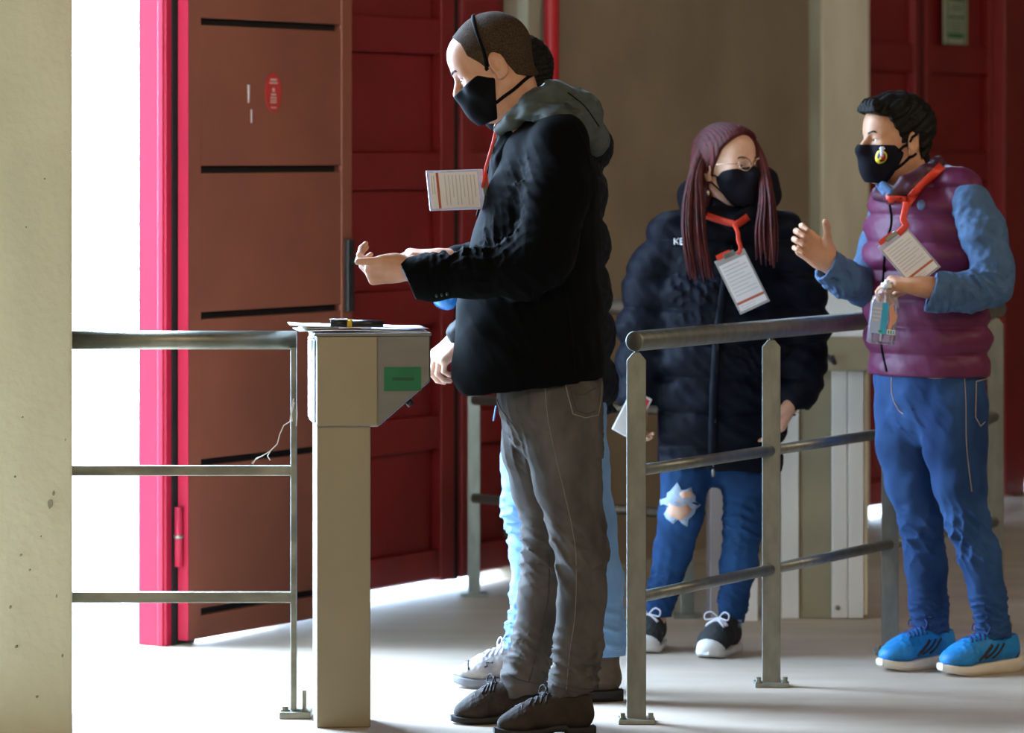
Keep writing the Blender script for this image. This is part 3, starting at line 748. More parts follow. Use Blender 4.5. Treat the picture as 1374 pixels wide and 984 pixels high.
# ------------------------------------------------------------------ heads
HLO, HHI = (-.15, -.13, -.25), (.16, .13, .185)
def head_field(neck_end, neck_r=.060, fem=False, h=.0024):
    f = Field(HLO, HHI, h)
    f.add(Ell((-.012, 0, .042), (.101, .078, .092)))
    f.add(Ell((.028, 0, -.028), (.066, .062, .098)), .03)
    f.add(Ell((.055, 0, .045), (.05, .058, .06)), .02)
    for s in (-1, 1):
        f.add(Seg((-.012, s*.050, -.055), (.06, s*.014, -.103), .020, .016), .025)
        f.add(Seg((.070, s*.042, .018), (.091, s*.012, .022), .011, .010), .016)
        f.add(Ell((.060, s*.042, -.022), (.026, .022, .024)), .02)
    f.add(Ell((.069, 0, -.104), (.021, .022, .019)), .02)
    f.add(Seg((-.028, 0, -.05), neck_end, neck_r*.94, neck_r), .03)
    for s in (-1, 1): f.sub(Ell((.101, s*.031, .003), (.018, .018, .011)), .010)
    for s in (-1, 1):
        f.add(Ell((.0775, s*.031, .0095), (.0150, .0165, .0085)), .004); f.add(Ell((.0775, s*.031, -.007), (.0140, .0165, .0065)), .004)
    f.add(Seg((.092, 0, .016), (.116, 0, -.026), .007, .011), .012)
    for s in (-1, 1): f.add(Ell((.103, s*.011, -.031), (.011, .008, .008)), .008)
    f.add(Seg((.087, -.018, -.066), (.087, .018, -.066), .008, .008), .010)          # lips
    f.sub(Seg((.098, -.02, -.066), (.098, .02, -.066), .0025), .004)
    for s in (-1, 1):
        R = np.array([[.94, s*.3, -.15], [-s*.3, .95, 0], [.15, 0, .99]])
        f.add(Ell((-.016, s*.079, -.004), (.021, .009, .035), R), .006)
        f.sub(Ell((-.010, s*.088, .002), (.0125, .0075, .021), R), .004)
        f.add(Ell((-.010, s*.078, -.032), (.010, .006, .010)), .006)
    return f
def eyes(fr, parent, look=(1, 0, -.1)):
    for s in (-1, 1):
        c = np.array((.078, s*.031, .003))
        e = mb().sphere(fr.w(c), .0125*fr.s, 14).build('eye', 'eye_white', parent, True)
        d = unit(look); mb().sphere(fr.w(c+d*.0093), .0052*fr.s, 10).build('iris', 'iris', e, True)
def brows(fr, hf, parent, m='brow', z=.029):
    for s in (-1, 1):
        p = hf.project(np.array([(.09, s*y, z+dz) for y, dz in ((.012, -.001), (.022, .001), (.034, .001), (.046, -.003))]), .001)
        mb().tube(fr.w(spline(p, 4)), [.0015]+[.0028]*10+[.002, .001], 6).build('eyebrow', m, parent, True)
def mask_field(hf, tip=.0, h=.0024, top=-.012, slope=0.0):
    f = Field(HLO, HHI, h)
    f.add(Ell((.03, 0, -.035), (.070, .0665, .10)))
    for s in (-1, 1):
        f.add(Seg((.0, s*.052, -.055), (.06, s*.018, -.106), .021, .019), .02)
        f.add(Ell((.060, s*.042, -.024), (.029, .026, .028)), .02)
    f.add(Seg((.096, 0, .0), (.112+tip, 0, -.030), .010, .014), .02)
    f.add(Seg((.112+tip, 0, -.030), (.080, 0, -.108), .014, .018), .035)
    f.add(Ell((.080, 0, -.072), (.036, .038, .046)), .02)
    f.keep(lambda x, y, z: z-(top+(x-.11)*slope)+0*y)                        # top edge
    f.keep(lambda x, y, z: -(x-(.006-(z+.03)*.42))+0*y)                      # rear edge
    f.keep(lambda x, y, z: -(z-(-.128+(x-.02)*.05))+0*y)
    return f
def strap(name, fr, hf, pts, parent, m, r=.0035, off=.002, flat=1.0):
    p = hf.project(spline(pts, 8), off)
    mb().tube(fr.w(p), r*fr.s, 8, flat).build(name, m, parent, True)
# ------------------------------------------------------------------ hands
FL = [(.043, .026, .021), (.047, .030, .022), (.043, .028, .021), (.034, .021, .019)]
def hand_prims(Wr, f, n, side, curls, spread=0.03, thumb=((.55, .75, .25), (.85, .35, .35)), sc=1.0, back=None):
    f = unit(f); n = unit(np.asarray(n, float)-f*np.dot(n, f)); t = np.cross(f, n)*(1 if side == 'R' else -1)
    Wr = np.asarray(Wr, float); pr = []; tips = []
    pr.append((Box(Wr+f*.052*sc, np.array([.044, .039, .0145])*sc, np.stack([f, t, n]), .012*sc), .02))
    pr.append((Seg(Wr-f*.02*sc, Wr+f*.03*sc, .027*sc, .022*sc, t, 1.15, 1.4), .02))
    for i in range(4):
        off = (.030, .010, -.0105, -.029)[i]; bl = (.090, .094, .090, .082)[i]
        b = Wr+f*bl*sc+t*off*sc; r = (.0092, .0095, .0090, .0080)[i]*sc; ang = 0
        sp = spread*(1.5-i); kn = b+n*(-.002*sc)
        pr.append((Seg(Wr+f*.03*sc+t*off*.7*sc, kn, .012*sc, .0105*sc), .012))
        p = kn
        c = curls[i] if hasattr(curls[0], '__len__') else curls
        for j in range(3):
            ang += math.radians(c[j]); d = unit(f*math.cos(ang)+n*math.sin(ang)+t*sp*math.cos(ang))
            q = p+d*FL[i][j]*sc; pr.append((Seg(p, q, r*(1-.08*j), r*(.94-.10*j)), .003)); p = q
        dn = f*math.cos(ang+math.pi/2)+n*math.sin(ang+math.pi/2)
        tips.append((p-d*.004*sc-dn*r*.55, d, dn, t, r))
    b = Wr+f*.022*sc+t*.026*sc+n*.008*sc; p = b
    for j, (L, r) in enumerate(((.042, .0145), (.034, .0112), (.027, .0102))):
        c = thumb[min(j, len(thumb)-1)]; d = unit(f*c[0]+t*c[1]+n*c[2]); q = p+d*L*sc
        pr.append((Seg(p, q, r*sc, r*.88*sc), .016 if j == 0 else .003)); p = q
    tips.append((p-d*.004*sc+unit(np.cross(d, n)+1e-6)*0, d, -n, t, .0095*sc))
    if back is not None: pr.append((Seg(Wr, back, .026*sc, .036*sc), .02))
    return pr, tips
def prim_mesh(pr, h=.0024, pad=.02, sm=1):
    f = Field.around([p for p, _ in pr], h, pad)
    for p, k in pr: f.add(p, k)
    v, q = f.mesh(); return smooth_mesh(v, q, sm), q, f
def join(parts):
    vs = []; qs = []; b = 0
    for v, q in parts: vs.append(v); qs.append(q+b); b += len(v)
    return np.vstack(vs), np.vstack(qs)
def nails(tips, parent, sel=range(4)):
    for i in sel:
        p, d, dn, t, r = tips[i]
        v = [p+d*a*r*.55+t*b*r*.55-dn*r*.62 for a, b in ((-1, -1), (1, -1), (1, 1), (-1, 1))]
# ------------------------------------------------------------------ shoes (local: x forward from heel, y left, z up)
def shoe(name, fr, L, style, parent, mats):
    up, so, la = mats
    f = Field((-.03, -.075, -.005), (L+.03, .075, .20), .003)
    tw = {'brogue': .98, 'trainer': 1.02, 'canvas': .95, 'boot': 1.08}[style]
    zs = {'brogue': .020, 'trainer': .036, 'canvas': .027, 'boot': .030}[style]
    Yv = (0, 1, 0)
    f.add(Seg((.042, 0, zs+.030), (.115, 0, zs+.034), .036, .040, Yv, .95*tw, 1.0*tw))
    f.add(Seg((.115, 0, zs+.034), (L*.72, 0, zs+.020), .040, .033, Yv, 1.0*tw, 1.40*tw), .02)
    f.add(Seg((L*.72, 0, zs+.020), (L-.045, 0, zs+.014), .033, .024, Yv, 1.40*tw, 1.65*tw), .02)
    f.add(Seg((L-.05, 0, zs+.014), (L-.032, 0, zs+.010), .026, .022, Yv, 1.5*tw, 1.45*tw), .01)
    f.add(Seg((.050, 0, zs+.035), (.052, 0, zs+(.115 if style in ('brogue', 'boot') else .062)), .040, .042, Yv, .90, .86), .02)
    f.add(Seg((.085, 0, zs+.055), (L*.62, 0, zs+.042), .030, .022, Yv, .9, 1.1), .03)       # tongue ridge
    tp_k = .42 if style == 'trainer' else .2
    f.keep(lambda x, y, z: -(z-zs*(1-tp_k*(np.clip(x, 0, L)/L)**2)+.006)+0*x+0*y)
    if style in ('trainer', 'canvas'): f.sub(Seg((.05, 0, zs+.075), (.055, 0, zs+.13), .034, .040, Yv, .9), .01)
    else: f.cut((0, 0, zs+.108), (0, 0, 1), .01)
    f.disp(folds((L*.66, 0, zs+.03), (1, 0, 0), .05, .0022, .03, 3))
    o = field_obj(name, f, up, parent, fr)
    # sole outline
    def hw(x):
        xs = np.array([0, .02, .06, .12, .19, .235, .265, .282, .29])/.29*L
        return np.interp(x, xs, np.array([.016, .031, .037, .037, .046, .046, .036, .020, .004])*tw)
    xs = np.linspace(0.002, L-.001, 40); n = len(xs); ov = .004
    v = []; f2 = []
    def zb(x):
        u = x/L
        rock = .016*max(0, (u-.72)/.28)**2
        if style == 'trainer': rock = .022*max(0, (u-.68)/.32)**2+.006*max(0, (.12-u)/.12)**2
        if style == 'brogue': return rock*.5 if u > .30 else 0
        return rock
    levels = [0, .35, .8, 1.0]
    for x in xs:
        w = hw(x)+ov; b = zb(x)
        if style == 'brogue' and x/L > .31: b = max(b, .010 if x/L < .42 else .010*max(0, (.55-x/L)/.13))
        top = zs*(1-tp_k*(x/L)**2)+b*(.8)+(.010*max(0, .4-x/L) if style == 'trainer' else 0)
        for sgn in (1, -1):
            for lv, ins in zip(levels, (.85, 1.0, 1.0, .96)): v.append((x, sgn*w*ins, b+(top-b)*lv))
    m_ = len(levels)
    def vid(i, sd, l): return i*2*m_+sd*m_+l
    for i in range(n-1):
        for l in range(m_-1):
            f2.append((vid(i, 0, l), vid(i, 0, l+1), vid(i+1, 0, l+1), vid(i+1, 0, l)))
            f2.append((vid(i, 1, l), vid(i+1, 1, l), vid(i+1, 1, l+1), vid(i, 1, l+1)))
        f2.append((vid(i, 0, m_-1), vid(i, 1, m_-1), vid(i+1, 1, m_-1), vid(i+1, 0, m_-1)))
        f2.append((vid(i, 0, 0), vid(i+1, 0, 0), vid(i+1, 1, 0), vid(i, 1, 0)))
    for i, rev in ((0, False), (n-1, True)):
        q = [vid(i, 0, l) for l in range(m_)]+[vid(i, 1, l) for l in reversed(range(m_))]
        f2.append(tuple(reversed(q)) if rev else tuple(q))
    s = mesh_obj('sole', fr.w(np.array(v)), f2, so, o, True); bevel(s, .002)
    # laces
    nl = {'brogue': 4, 'trainer': 5, 'canvas': 5, 'boot': 4}[style]
    for i in range(nl):
        x = .125+(L*.64-.125)*i/(nl-1)
        p = f.project(np.array([(x+.008, -.028, zs+.06), (x+.002, -.014, zs+.08), (x-.003, 0, zs+.085), (x+.002, .014, zs+.08), (x+.008, .028, zs+.06)]), .0015)
        mb().tube(fr.w(spline(p, 4)), .0028, 6).build('lace', la, o, True)
    for sg in (-1, 1):
        p0 = f.project(np.array([(.125, 0, zs+.09)]), .002)[0]
        pts = [p0, p0+(.006, sg*.02, .018), p0+(.012, sg*.038, .012), p0+(.016, sg*.036, -.004), p0+(.01, sg*.018, -.002), p0]
        mb().tube(fr.w(spline(pts, 5)), .0022, 6).build('lace_loop', la, o, True)
    return o, f
# ================================================================== people
X3, Y3, Z3 = np.eye(3)
def core(nodes_list, h=.011):
    segs = [Seg(a[0], b[0], a[1], b[1]) for nodes in nodes_list for a, b in zip(nodes[:-1], nodes[1:])]
    f = Field.around(segs, h, .03)
    for s in segs: f.add(s, .03)
    return f.mesh()
def person(label, base, parts, skin):
    v, q = join(parts)
    o = mesh_obj('person', v, q, skin, None, True, origin=(base[0], base[1], 0))
    return tag(o, label, 'person')
def head_set(fr, neck_world, skin_parts, fem=False, neck_r=.060):
    hf = head_field(fr.l(neck_world), neck_r, fem)
    v, q = hf.mesh(); v = smooth_mesh(v, q, 1); skin_parts.append((fr.w(v), q)); return hf
def lanyard_badge(name, label, corners_world, clip_world, th=.004, rows=9, strap_m='lanyard_red', stripe=.80, hook=None):
    # corners: top-left, top-right, bottom-right, bottom-left (clip edge = top)
    c = [np.asarray(p, float) for p in corners_world]; ux, uy = c[1]-c[0], c[3]-c[0]; nn = unit(np.cross(ux, uy))
    if nn[1] > 0: nn = -nn
    b = empty(name, (c[2]+c[3])/2, label, 'badge')
    def quad(nm, m, u0, u1, v0, v1, off, t):
        o_ = c[0]+ux*u0+uy*v0+nn*off
        return mb().obox(o_, ux*(u1-u0), uy*(v1-v0), -nn*t).build(nm, m, b)
    bevel(quad('holder', 'clear_plastic', -.04, 1.04, -.10, 1.03, 0, th), .001)
    quad('card', 'paper', .02, .98, .02, .98, .0012, .001)
    quad('stripe', 'print_rust', .02, .98, stripe, stripe+.05, .0017, .0006)
    for i in range(rows):
        v0 = .08+(stripe-.14)*i/rows; quad('text_line', 'print_grey', .10, .90 if i % 3 else .7, v0, v0+.018, .0016, .0005)
    for v0 in (.89, .94): quad('text_line', 'print_grey', .10, .6, v0, v0+.014, .0016, .0005)
    mb().obox(c[0]+ux*.30-uy*.06+nn*.003, ux*.4, -uy*.10, -nn*.006).build('clip', 'galvanised', b, bev=.002)
    mb().obox(c[0]+ux*.08-uy*.09+nn*.002, ux*.5, -uy*.10, -nn*.003).build('clip_strap', strap_m, b)
    return b

# ------------------------------------------------------------------ man in the black blazer
D1 = 10.85
def a1(x, y, dd=0.0): return P(x, y, D1+dd)
fr1 = Frame(a1(663, 89, 0), (-math.cos(math.radians(25)), .06, -math.sin(math.radians(25))), scale=1.02)
sk = []; nb = a1(704, 172, .0)
hf1 = head_set(fr1, nb, sk)
# hands
prL, tipL = hand_prims(a1(543, 360, -.20), (-1, -.05, -.10), (.1, .75, .66), 'L',
    [(58, 45, 25), (62, 45, 25), (64, 48, 25), (66, 50, 25)], .02, ((.85, .35, -.30), (.99, .12, -.12), (1.0, .05, .05)), .98, a1(600, 366, -.2))
# thumb lies along the near upper edge of the hand, fingertips rise beyond it
v, q, _ = prim_mesh(prL); sk.append((v, q))
prR, tipR = hand_prims(a1(592, 348, .06), (-1, -.25, .12), (0.1, .2, -1), 'R', [(25, 30, 20)]*4, .02, ((.6, .7, .2), (.9, .3, .2)), .95, a1(640, 356, .12))
v, q, _ = prim_mesh(prR); sk.append((v, q))
sk.append(core([[(nb, .05), (a1(722, 260), .11), (a1(725, 400), .11), (a1(735, 520), .11)],
    [(a1(745, 200, -.15), .05), (a1(722, 345, -.22), .04), (a1(590, 364, -.2), .03)], [(a1(715, 200, .15), .05), (a1(700, 350, .2), .04), (a1(620, 354, .1), .03)],
    [(a1(750, 545, -.09), .07), (a1(775, 715, -.1), .05), (a1(770, 930, -.1), .035)], [(a1(735, 545, .09), .07), (a1(738, 715, .1), .05), (a1(703, 915, .1), .035)]]))
man1 = person('man in black blazer and grey jeans looking down at his hands by console', a1(740, 975), sk, 'skin')
eyes(fr1, man1, (1, .0, -.35)); brows(fr1, hf1, man1)
# short cropped hair
hr = Field(HLO, HHI, .0024)
hr.add(Ell((-.012, 0, .042), (.1045, .0815, .0955))); hr.add(Ell((.055, 0, .045), (.0525, .061, .063)), .02)
hr.add(Seg((-.032, 0, -.03), (-.040, 0, -.08), .0595, .058), .03)
hr.keep(lambda x, y, z: x-np.interp(z, [-.08, -.03, -.01, .02, .05, .085, .115, .14], [-.055, -.012, .012, .026, .047, .05, .068, .09])+0*y)
hr.keep(lambda x, y, z: -(z-np.interp(x, [-.12, -.08, -.045, -.03, .0, .05], [-.07, -.066, -.045, .02, .005, -.025]))+0*y)
hair1 = field_obj('hair', hr, 'buzz_hair', man1, fr1)
mf = mask_field(hf1, -.008, top=-.022, slope=-.27); mask1 = field_obj('face_mask', mf, 'mask_black', man1, fr1)
for s in (-1, 1):
    strap('mask_strap', fr1, hr, [(.024, s*.072, -.012), (.012, s*.080, .008), (.004, s*.082, .04), (.0, s*.07, .09), (-.004, s*.035, .125), (-.006, 0, .14)], mask1, 'mask_black', .0048, .001)
    strap('mask_strap', fr1, hf1, [(.030, s*.055, -.088), (.005, s*.062, -.082), (-.03, s*.062, -.075), (-.07, s*.045, -.065), (-.09, 0, -.06)], mask1, 'mask_black', .0045, .0015)
# jeans
j = Field(a1(640, 980, -.32)-[0, 0, .02], a1(840, 470, .36)+[.02, 0, 0], .005)
j.chain([(a1(736, 490), .128, 1.28), (a1(738, 530), .128, 1.25), (a1(742, 565), .115, 1.35)], .04, (.2, 1, 0))
j.chain([(a1(758, 545, -.085), .100), (a1(757, 600, -.09), .098), (a1(762, 650, -.095), .085), (a1(775, 710, -.10), .073), (a1(781, 745, -.10), .066), (a1(781, 800, -.10), .061), (a1(776, 865, -.10), .062), (a1(768, 922, -.105), .062), (a1(766, 950, -.105), .063)], .02)
j.chain([(a1(725, 545, .085), .105), (a1(722, 600, .09), .094), (a1(728, 650, .095), .082), (a1(738, 710, .10), .072), (a1(733, 750, .10), .064), (a1(725, 800, .10), .056), (a1(718, 850, .10), .056), (a1(706, 900, .105), .060), (a1(700, 935, .105), .060)], .02)
j.cut(a1(766, 932, -.1), (.22, 0, -1))
j.disp(allf(folds(a1(775, 735, -.1), (.15, 0, 1), .10, .011, .085, 1), folds(a1(735, 740, .1), (.15, 0, 1), .10, .011, .08, 2),
    folds(a1(770, 890, -.1), (.3, 0, 1), .085, .012, .07, 3), folds(a1(708, 880, .1), (.3, 0, 1), .085, .012, .07, 4),
    folds(a1(710, 580, -.02), (.6, 0, .7), .10, .009, .08, 5), folds(a1(795, 600, -.1), (.1, 0, 1), .08, .005, .07, 6), lumps(.0015, .09, 7)))
jeans1 = field_obj('jeans', j, 'grey_denim', man1)
seam('side_seam', [j], [(731, 515), (735, 560), (745, 610), (757, 660), (768, 710), (773, 750), (772, 820), (764, 880), (760, 926)], 'denim_thread', jeans1, .0010)
seam('inseam', [j], [(737, 745), (736, 800), (727, 850), (710, 915)], 'denim_seam_dark', jeans1, .0018)
seam('pocket_seam', [j], [(757, 508), (762, 530), (769, 556), (786, 561), (803, 557), (806, 540), (808, 512)], 'denim_thread', jeans1, .0014, sm=False)
seam('pocket_seam', [j], [(764, 512), (768, 532), (774, 551), (788, 556), (799, 552)], 'denim_seam_dark', jeans1, .0014, sm=False)
seam('pocket_stitch', [j], [(765, 522), (780, 530), (802, 519)], 'denim_seam_dark', jeans1, .0013)
seam('fly_seam', [j], [(663, 525), (672, 548), (690, 572)], 'denim_seam_dark', jeans1, .0016)
for pts in ([(734, 908), (750, 917), (775, 924), (798, 925)], [(733, 914), (750, 923), (775, 930), (797, 931)]):
    seam('hem_stitch', [j], pts, 'denim_seam_dark', jeans1, .0013)
for pts in ([(678, 902), (695, 912), (724, 919)],): seam('hem_stitch', [j], pts, 'denim_seam_dark', jeans1, .0013)
# blazer
b = Field(a1(530, 545, -.40)-[.02, 0, 0], a1(845, 110, .42)+[.02, 0, 0], .005)
b.chain([(a1(742, 175, .0), .075, 1.7), (a1(735, 215), .120, 1.55), (a1(728, 270), .145, 1.35), (a1(718, 340), .165, 1.2), (a1(711, 420), .186, 1.06), (a1(710, 500), .196, 1.02), (a1(712, 545), .194, 1.0)], .03, Y3)
b.chain([(a1(752, 192, -.17), .078), (a1(748, 260, -.215), .080), (a1(728, 342, -.235), .078), (a1(700, 362, -.235), .070), (a1(640, 365, -.22), .060), (a1(580, 372, -.205), .0545), (a1(550, 372, -.20), .0535)], .035)
b.chain([(a1(722, 195, .17), .078), (a1(715, 270, .2), .075), (a1(700, 345, .22), .07), (a1(640, 356, .15), .055), (a1(596, 352, .07), .045)], .035)
b.cutlocal(a1(530, 372, -.2), .12, a1(545, 372, -.2), (-1, 0, -.42)); b.sub(Seg(a1(520, 374, -.2), a1(575, 371, -.2), .044, .040), .004)
b.cut(a1(725, 516), (.125, 0, -1))
b.sub(Ell(a1(592, 545, 0), (.050, .5, .060)), .03)                 # rounded front corner
b.sub(Seg(a1(600, 150, -.05), a1(590, 330, -.02), .075, .035, Y3, 3.0), .03)   # open chest
b.disp(allf(folds(a1(640, 320, -.25), (1, 0, .6), .10, .013, .075, 11), folds(a1(600, 350, -.22), (1, 0, .2), .07, .007, .05, 12), folds(a1(690, 250, -.22), (.7, 0, .8), .1, .007, .09, 13),
    folds(a1(725, 380, -.23), (.6, 0, .8), .08, .008, .07, 14), folds(a1(720, 450, -.15), (.3, 0, .3), .16, .004, .12, 15), lumps(.002, .16, 16)))
blazer = field_obj('blazer', b, 'blazer_wool', man1, smooth=2)
seam('back_vent', [b], [(758, 385), (766, 440), (772, 505)], 'zip_dark', blazer, .0022)
seam('armhole_seam', [b], [(772, 165), (790, 210), (792, 270), (770, 330)], 'zip_dark', blazer, .0022)
seam('front_edge', [b], [(664, 190), (652, 240), (640, 290)], 'zip_dark', blazer, .003)
for x in (586, 593, 600): disc('cuff_button', [b], (x, 397-(x-586)*.18), 2.2, 2.2, 'black_plastic', blazer, .002, .003, 10, 1)
cf = Field.around([Seg(a1(540, 372, -.2), a1(570, 372, -.2), .06)], .003)
cf.add(Seg(a1(541, 371, -.2), a1(580, 371, -.2), .041, .042)); cf.cut(a1(544, 371, -.2), (-1, 0, -.55)); cf.sub(Seg(a1(520, 371, -.2), a1(552, 371, -.2), .036), .003)
field_obj('shirt_cuff', cf, 'shirt_blue', man1)
vf = Field(a1(620, 330, -.2), a1(735, 140, .2), .005)
vf.chain([(a1(688, 178, 0), .040, 1.3), (a1(683, 215, 0), .048, 1.5), (a1(676, 300, 0), .058, 1.6)], .02, Y3); vf.disp(lumps(.002, .06, 18))
vfo = field_obj('vest_front', vf, 'blazer_wool', man1)
seam('vest_zip', [vf], [(670, 175), (664, 190), (660, 205)], 'galvanised', vfo, .003)
# grey hood lying on the blazer's shoulders
hd = Field(a1(645, 235, -.27), a1(835, 95, .27), .0045)
for s in (-1, 1):
    hd.chain([(a1(671, 174, s*.045), .016), (a1(688, 160, s*.078), .022), (a1(715, 141, s*.10), .029), (a1(745, 130, s*.10), .034)], .02)
    hd.chain([(a1(745, 130, s*.09), .040), (a1(776, 150, s*.085), .046), (a1(796, 184, s*.05), .036)], .035)
    hd.chain([(a1(712, 150, s*.12), .022), (a1(748, 158, s*.165), .024), (a1(784, 182, s*.13), .028)], .03)
hd.chain([(a1(772, 150, -.08), .046), (a1(780, 152, 0), .05), (a1(772, 150, .08), .046)], .03)
hd.chain([(a1(795, 188, -.05), .036), (a1(797, 192, .05), .036)], .03)
hd.disp(allf(folds(a1(750, 145, -.1), (.3, 0, 1), .12, .006, .06, 21), lumps(.002, .08, 22)))
hood1 = field_obj('vest_hood', hd, 'hood_grey', man1)
seam('hood_seam', [hd], [(762, 124), (785, 143), (804, 170)], 'zip_dark', hood1, .0015)
seam('hood_zip', [hd], [(668, 160), (663, 172)], 'galvanised', hood1, .003, sm=False)
# shoes
for nm, hx, hy, dd, tx in (('near', 799, 0, -.115, 662), ('far', 727, 0, .115, 604)):
    dcen = D1+dd; hp = P(hx, 0, dcen); hp[2] = 0; tpnt = P(tx, 0, dcen-.045); tpnt[2] = 0
    L = np.linalg.norm(tpnt-hp)
    so, sf = shoe('shoe', Frame(hp, tpnt-hp), L, 'brogue', man1, ('suede_brown', 'sole_dark', 'lace_dark'))
    fr = Frame(hp, tpnt-hp)
    p = sf.project(np.array([(L*.72, y, .05) for y in np.linspace(-.05, .05, 9)]), .0005); mb().tube(fr.w(p), .0016, 6).build('toe_cap_seam', 'sole_dark', so, True)
# badge swinging in front of his chest
b1c = [a1(641, 229, -.05), a1(646, 279, -.05), a1(582, 282, -.09), a1(574, 231, -.09)]
bd1 = lanyard_badge('badge', 'clear badge swinging out from the chest of the man in blazer', b1c, None)
mb().tube([a1(648, 252, -.06), a1(652, 225, -.06), a1(662, 190, -.05), a1(668, 165, -.05)], .004, 8, .3).build('lanyard', 'lanyard_red', bd1, True)
# ------------------------------------------------------------------ man behind him in a black down jacket
D2 = 11.55
def a2(x, y, dd=0.0): return P(x, y, D2+dd)
fr2 = Frame(a2(692, 112, .02), (-.98, .05, -.16), scale=.93)
sk = []; nb = a2(712, 190, .02); hf2 = head_set(fr2, nb, sk)
pr, tp_ = hand_prims(a2(622, 452, -.12), (-.75, -.1, -.65), (.55, .5, -.62), 'L', [(35, 45, 30), (40, 50, 30), (45, 50, 30), (50, 55, 35)], .02, ((.8, .4, .5), (.9, .1, .4)), 1.0, a2(665, 425, -.1))
v, q, _ = prim_mesh(pr); sk.append((v, q))
pr, tp_ = hand_prims(a2(640, 372, .12), (-1, -.1, -.15), (0, -1, 0.1), 'R', [(60, 60, 30)]*4, .02, ((.7, .5, .5), (.8, .1, .6)), .98, a2(690, 380, .14))
v, q, _ = prim_mesh(pr); sk.append((v, q))
sk.append(core([[(nb, .05), (a2(735, 280), .1), (a2(740, 420), .1), (a2(745, 530), .1)], [(a2(745, 230, -.15), .05), (a2(735, 400, -.2), .04), (a2(650, 432, -.11), .03)],
    [(a2(725, 230, .15), .05), (a2(735, 390, .2), .04), (a2(665, 376, .13), .03)], [(a2(765, 550, -.1), .07), (a2(792, 720, -.15), .05), (a2(812, 900, -.17), .035)], [(a2(735, 550, .1), .07), (a2(712, 720, .1), .05), (a2(700, 880, .12), .035)]]))
man2 = person('man in black down jacket and light jeans hidden behind the man in blazer', a2(750, 930), sk, 'skin_fair')
eyes(fr2, man2); brows(fr2, hf2, man2)
hr2 = Field(HLO, HHI, .003)
hr2.add(Ell((-.014, 0, .048), (.108, .086, .098))); hr2.add(Ell((.05, 0, .065), (.055, .062, .058)), .02); hr2.add(Seg((-.035, 0, -.02), (-.045, 0, -.07), .062, .058), .03)
hr2.keep(lambda x, y, z: x-np.interp(z, [-.08, -.03, -.01, .02, .05, .08, .14], [-.05, -.012, .012, .03, .05, .085, .12])+0*y)
hr2.keep(lambda x, y, z: -(z-np.interp(x, [-.12, -.08, -.045, -.03, .0, .05], [-.08, -.07, -.04, .02, .005, -.02]))+0*y)
hr2.disp(lumps(.003, .02, 5)); field_obj('hair', hr2, 'black_hair', man2, fr2)
m2 = field_obj('face_mask', mask_field(hf2), 'mask_black', man2, fr2)
for s in (-1, 1): strap('mask_strap', fr2, hf2, [(.02, s*.072, -.036), (.0, s*.08, -.01), (-.02, s*.088, .01), (-.035, s*.08, -.01), (-.02, s*.075, -.05), (.03, s*.055, -.088)], m2, 'mask_black', .0025)
jk = Field(a2(590, 600, -.4), a2(845, 130, .42)+[.05, 0, 0], .0055)
jk.chain([(a2(735, 200), .09, 1.8), (a2(745, 240), .13, 1.55), (a2(742, 330), .145, 1.4), (a2(744, 430), .155, 1.3), (a2(748, 520), .155, 1.3), (a2(752, 580), .150, 1.3)], .03, Y3)
jk.chain([(a2(752, 225, -.19), .08), (a2(745, 320, -.24), .078), (a2(730, 400, -.235), .072), (a2(660, 428, -.15), .055), (a2(628, 447, -.12), .050)], .03)
jk.chain([(a2(738, 225, .19), .08), (a2(745, 320, .23), .075), (a2(735, 392, .22), .068), (a2(670, 378, .15), .054), (a2(648, 373, .125), .048)], .03)
jk.cut(a2(750, 556), (.05, 0, -1), .01)
jk.disp(allf(quilt(CAMH-(232-HY)*D2/FPX, .128, .020), lumps(.003, .07, 31)))
jk2 = field_obj('down_jacket', jk, 'puffer_black', man2, smooth=2)
hd2 = Field(a2(690, 255, -.25), a2(845, 120, .25), .0055)
for s in (-1, 1): hd2.chain([(a2(690, 195, s*.07), .03), (a2(730, 165, s*.10), .045), (a2(775, 172, s*.09), .055), (a2(792, 198, s*.04), .055)], .04)
hd2.chain([(a2(790, 192, -.05), .058), (a2(794, 200, .05), .058)], .03); hd2.disp(lumps(.003, .05, 33)); field_obj('hood', hd2, 'puffer_black', man2)
j2 = Field(a2(640, 950, -.35), a2(860, 510, .35), .0055)
j2.chain([(a2(748, 520), .13, 1.25), (a2(750, 560), .12, 1.3)], .04, Y3)
j2.chain([(a2(765, 550, -.1), .100), (a2(772, 620, -.13), .088), (a2(788, 700, -.15), .075), (a2(800, 780, -.16), .070), (a2(808, 850, -.17), .062), (a2(811, 890, -.17), .060)], .03)
j2.chain([(a2(735, 550, .1), .100), (a2(715, 620, .1), .086), (a2(712, 680, .1), .078), (a2(718, 740, .1), .068), (a2(716, 800, .11), .060), (a2(702, 875, .12), .060)], .03)
j2.disp(allf(folds(a2(705, 690, .08), (.1, 0, 1), .09, .011, .06, 41), folds(a2(705, 840, .1), (.1, 0, 1), .1, .010, .06, 42), folds(a2(825, 840, -.17), (.1, 0, 1), .1, .006, .06, 43), lumps(.002, .1, 44)))
j2.keep(lambda x, y, z: np.where(x < a2(756, 0)[0], P(0, 872, D2+.12)[2]-z, P(0, 880, D2-.17)[2]-z)+0*y)
jn2 = field_obj('jeans', j2, 'light_denim', man2)
seam('hem_stitch', [j2], [(818, 872), (828, 873), (836, 872)], 'denim_pale', jn2, .0015)
mb().tube([P(666, 545, 11.42), P(664, 556, 11.42), P(662, 565, 11.42)], [.003, .003, .002], 6).build('drawcord', 'light_denim', jn2, True)
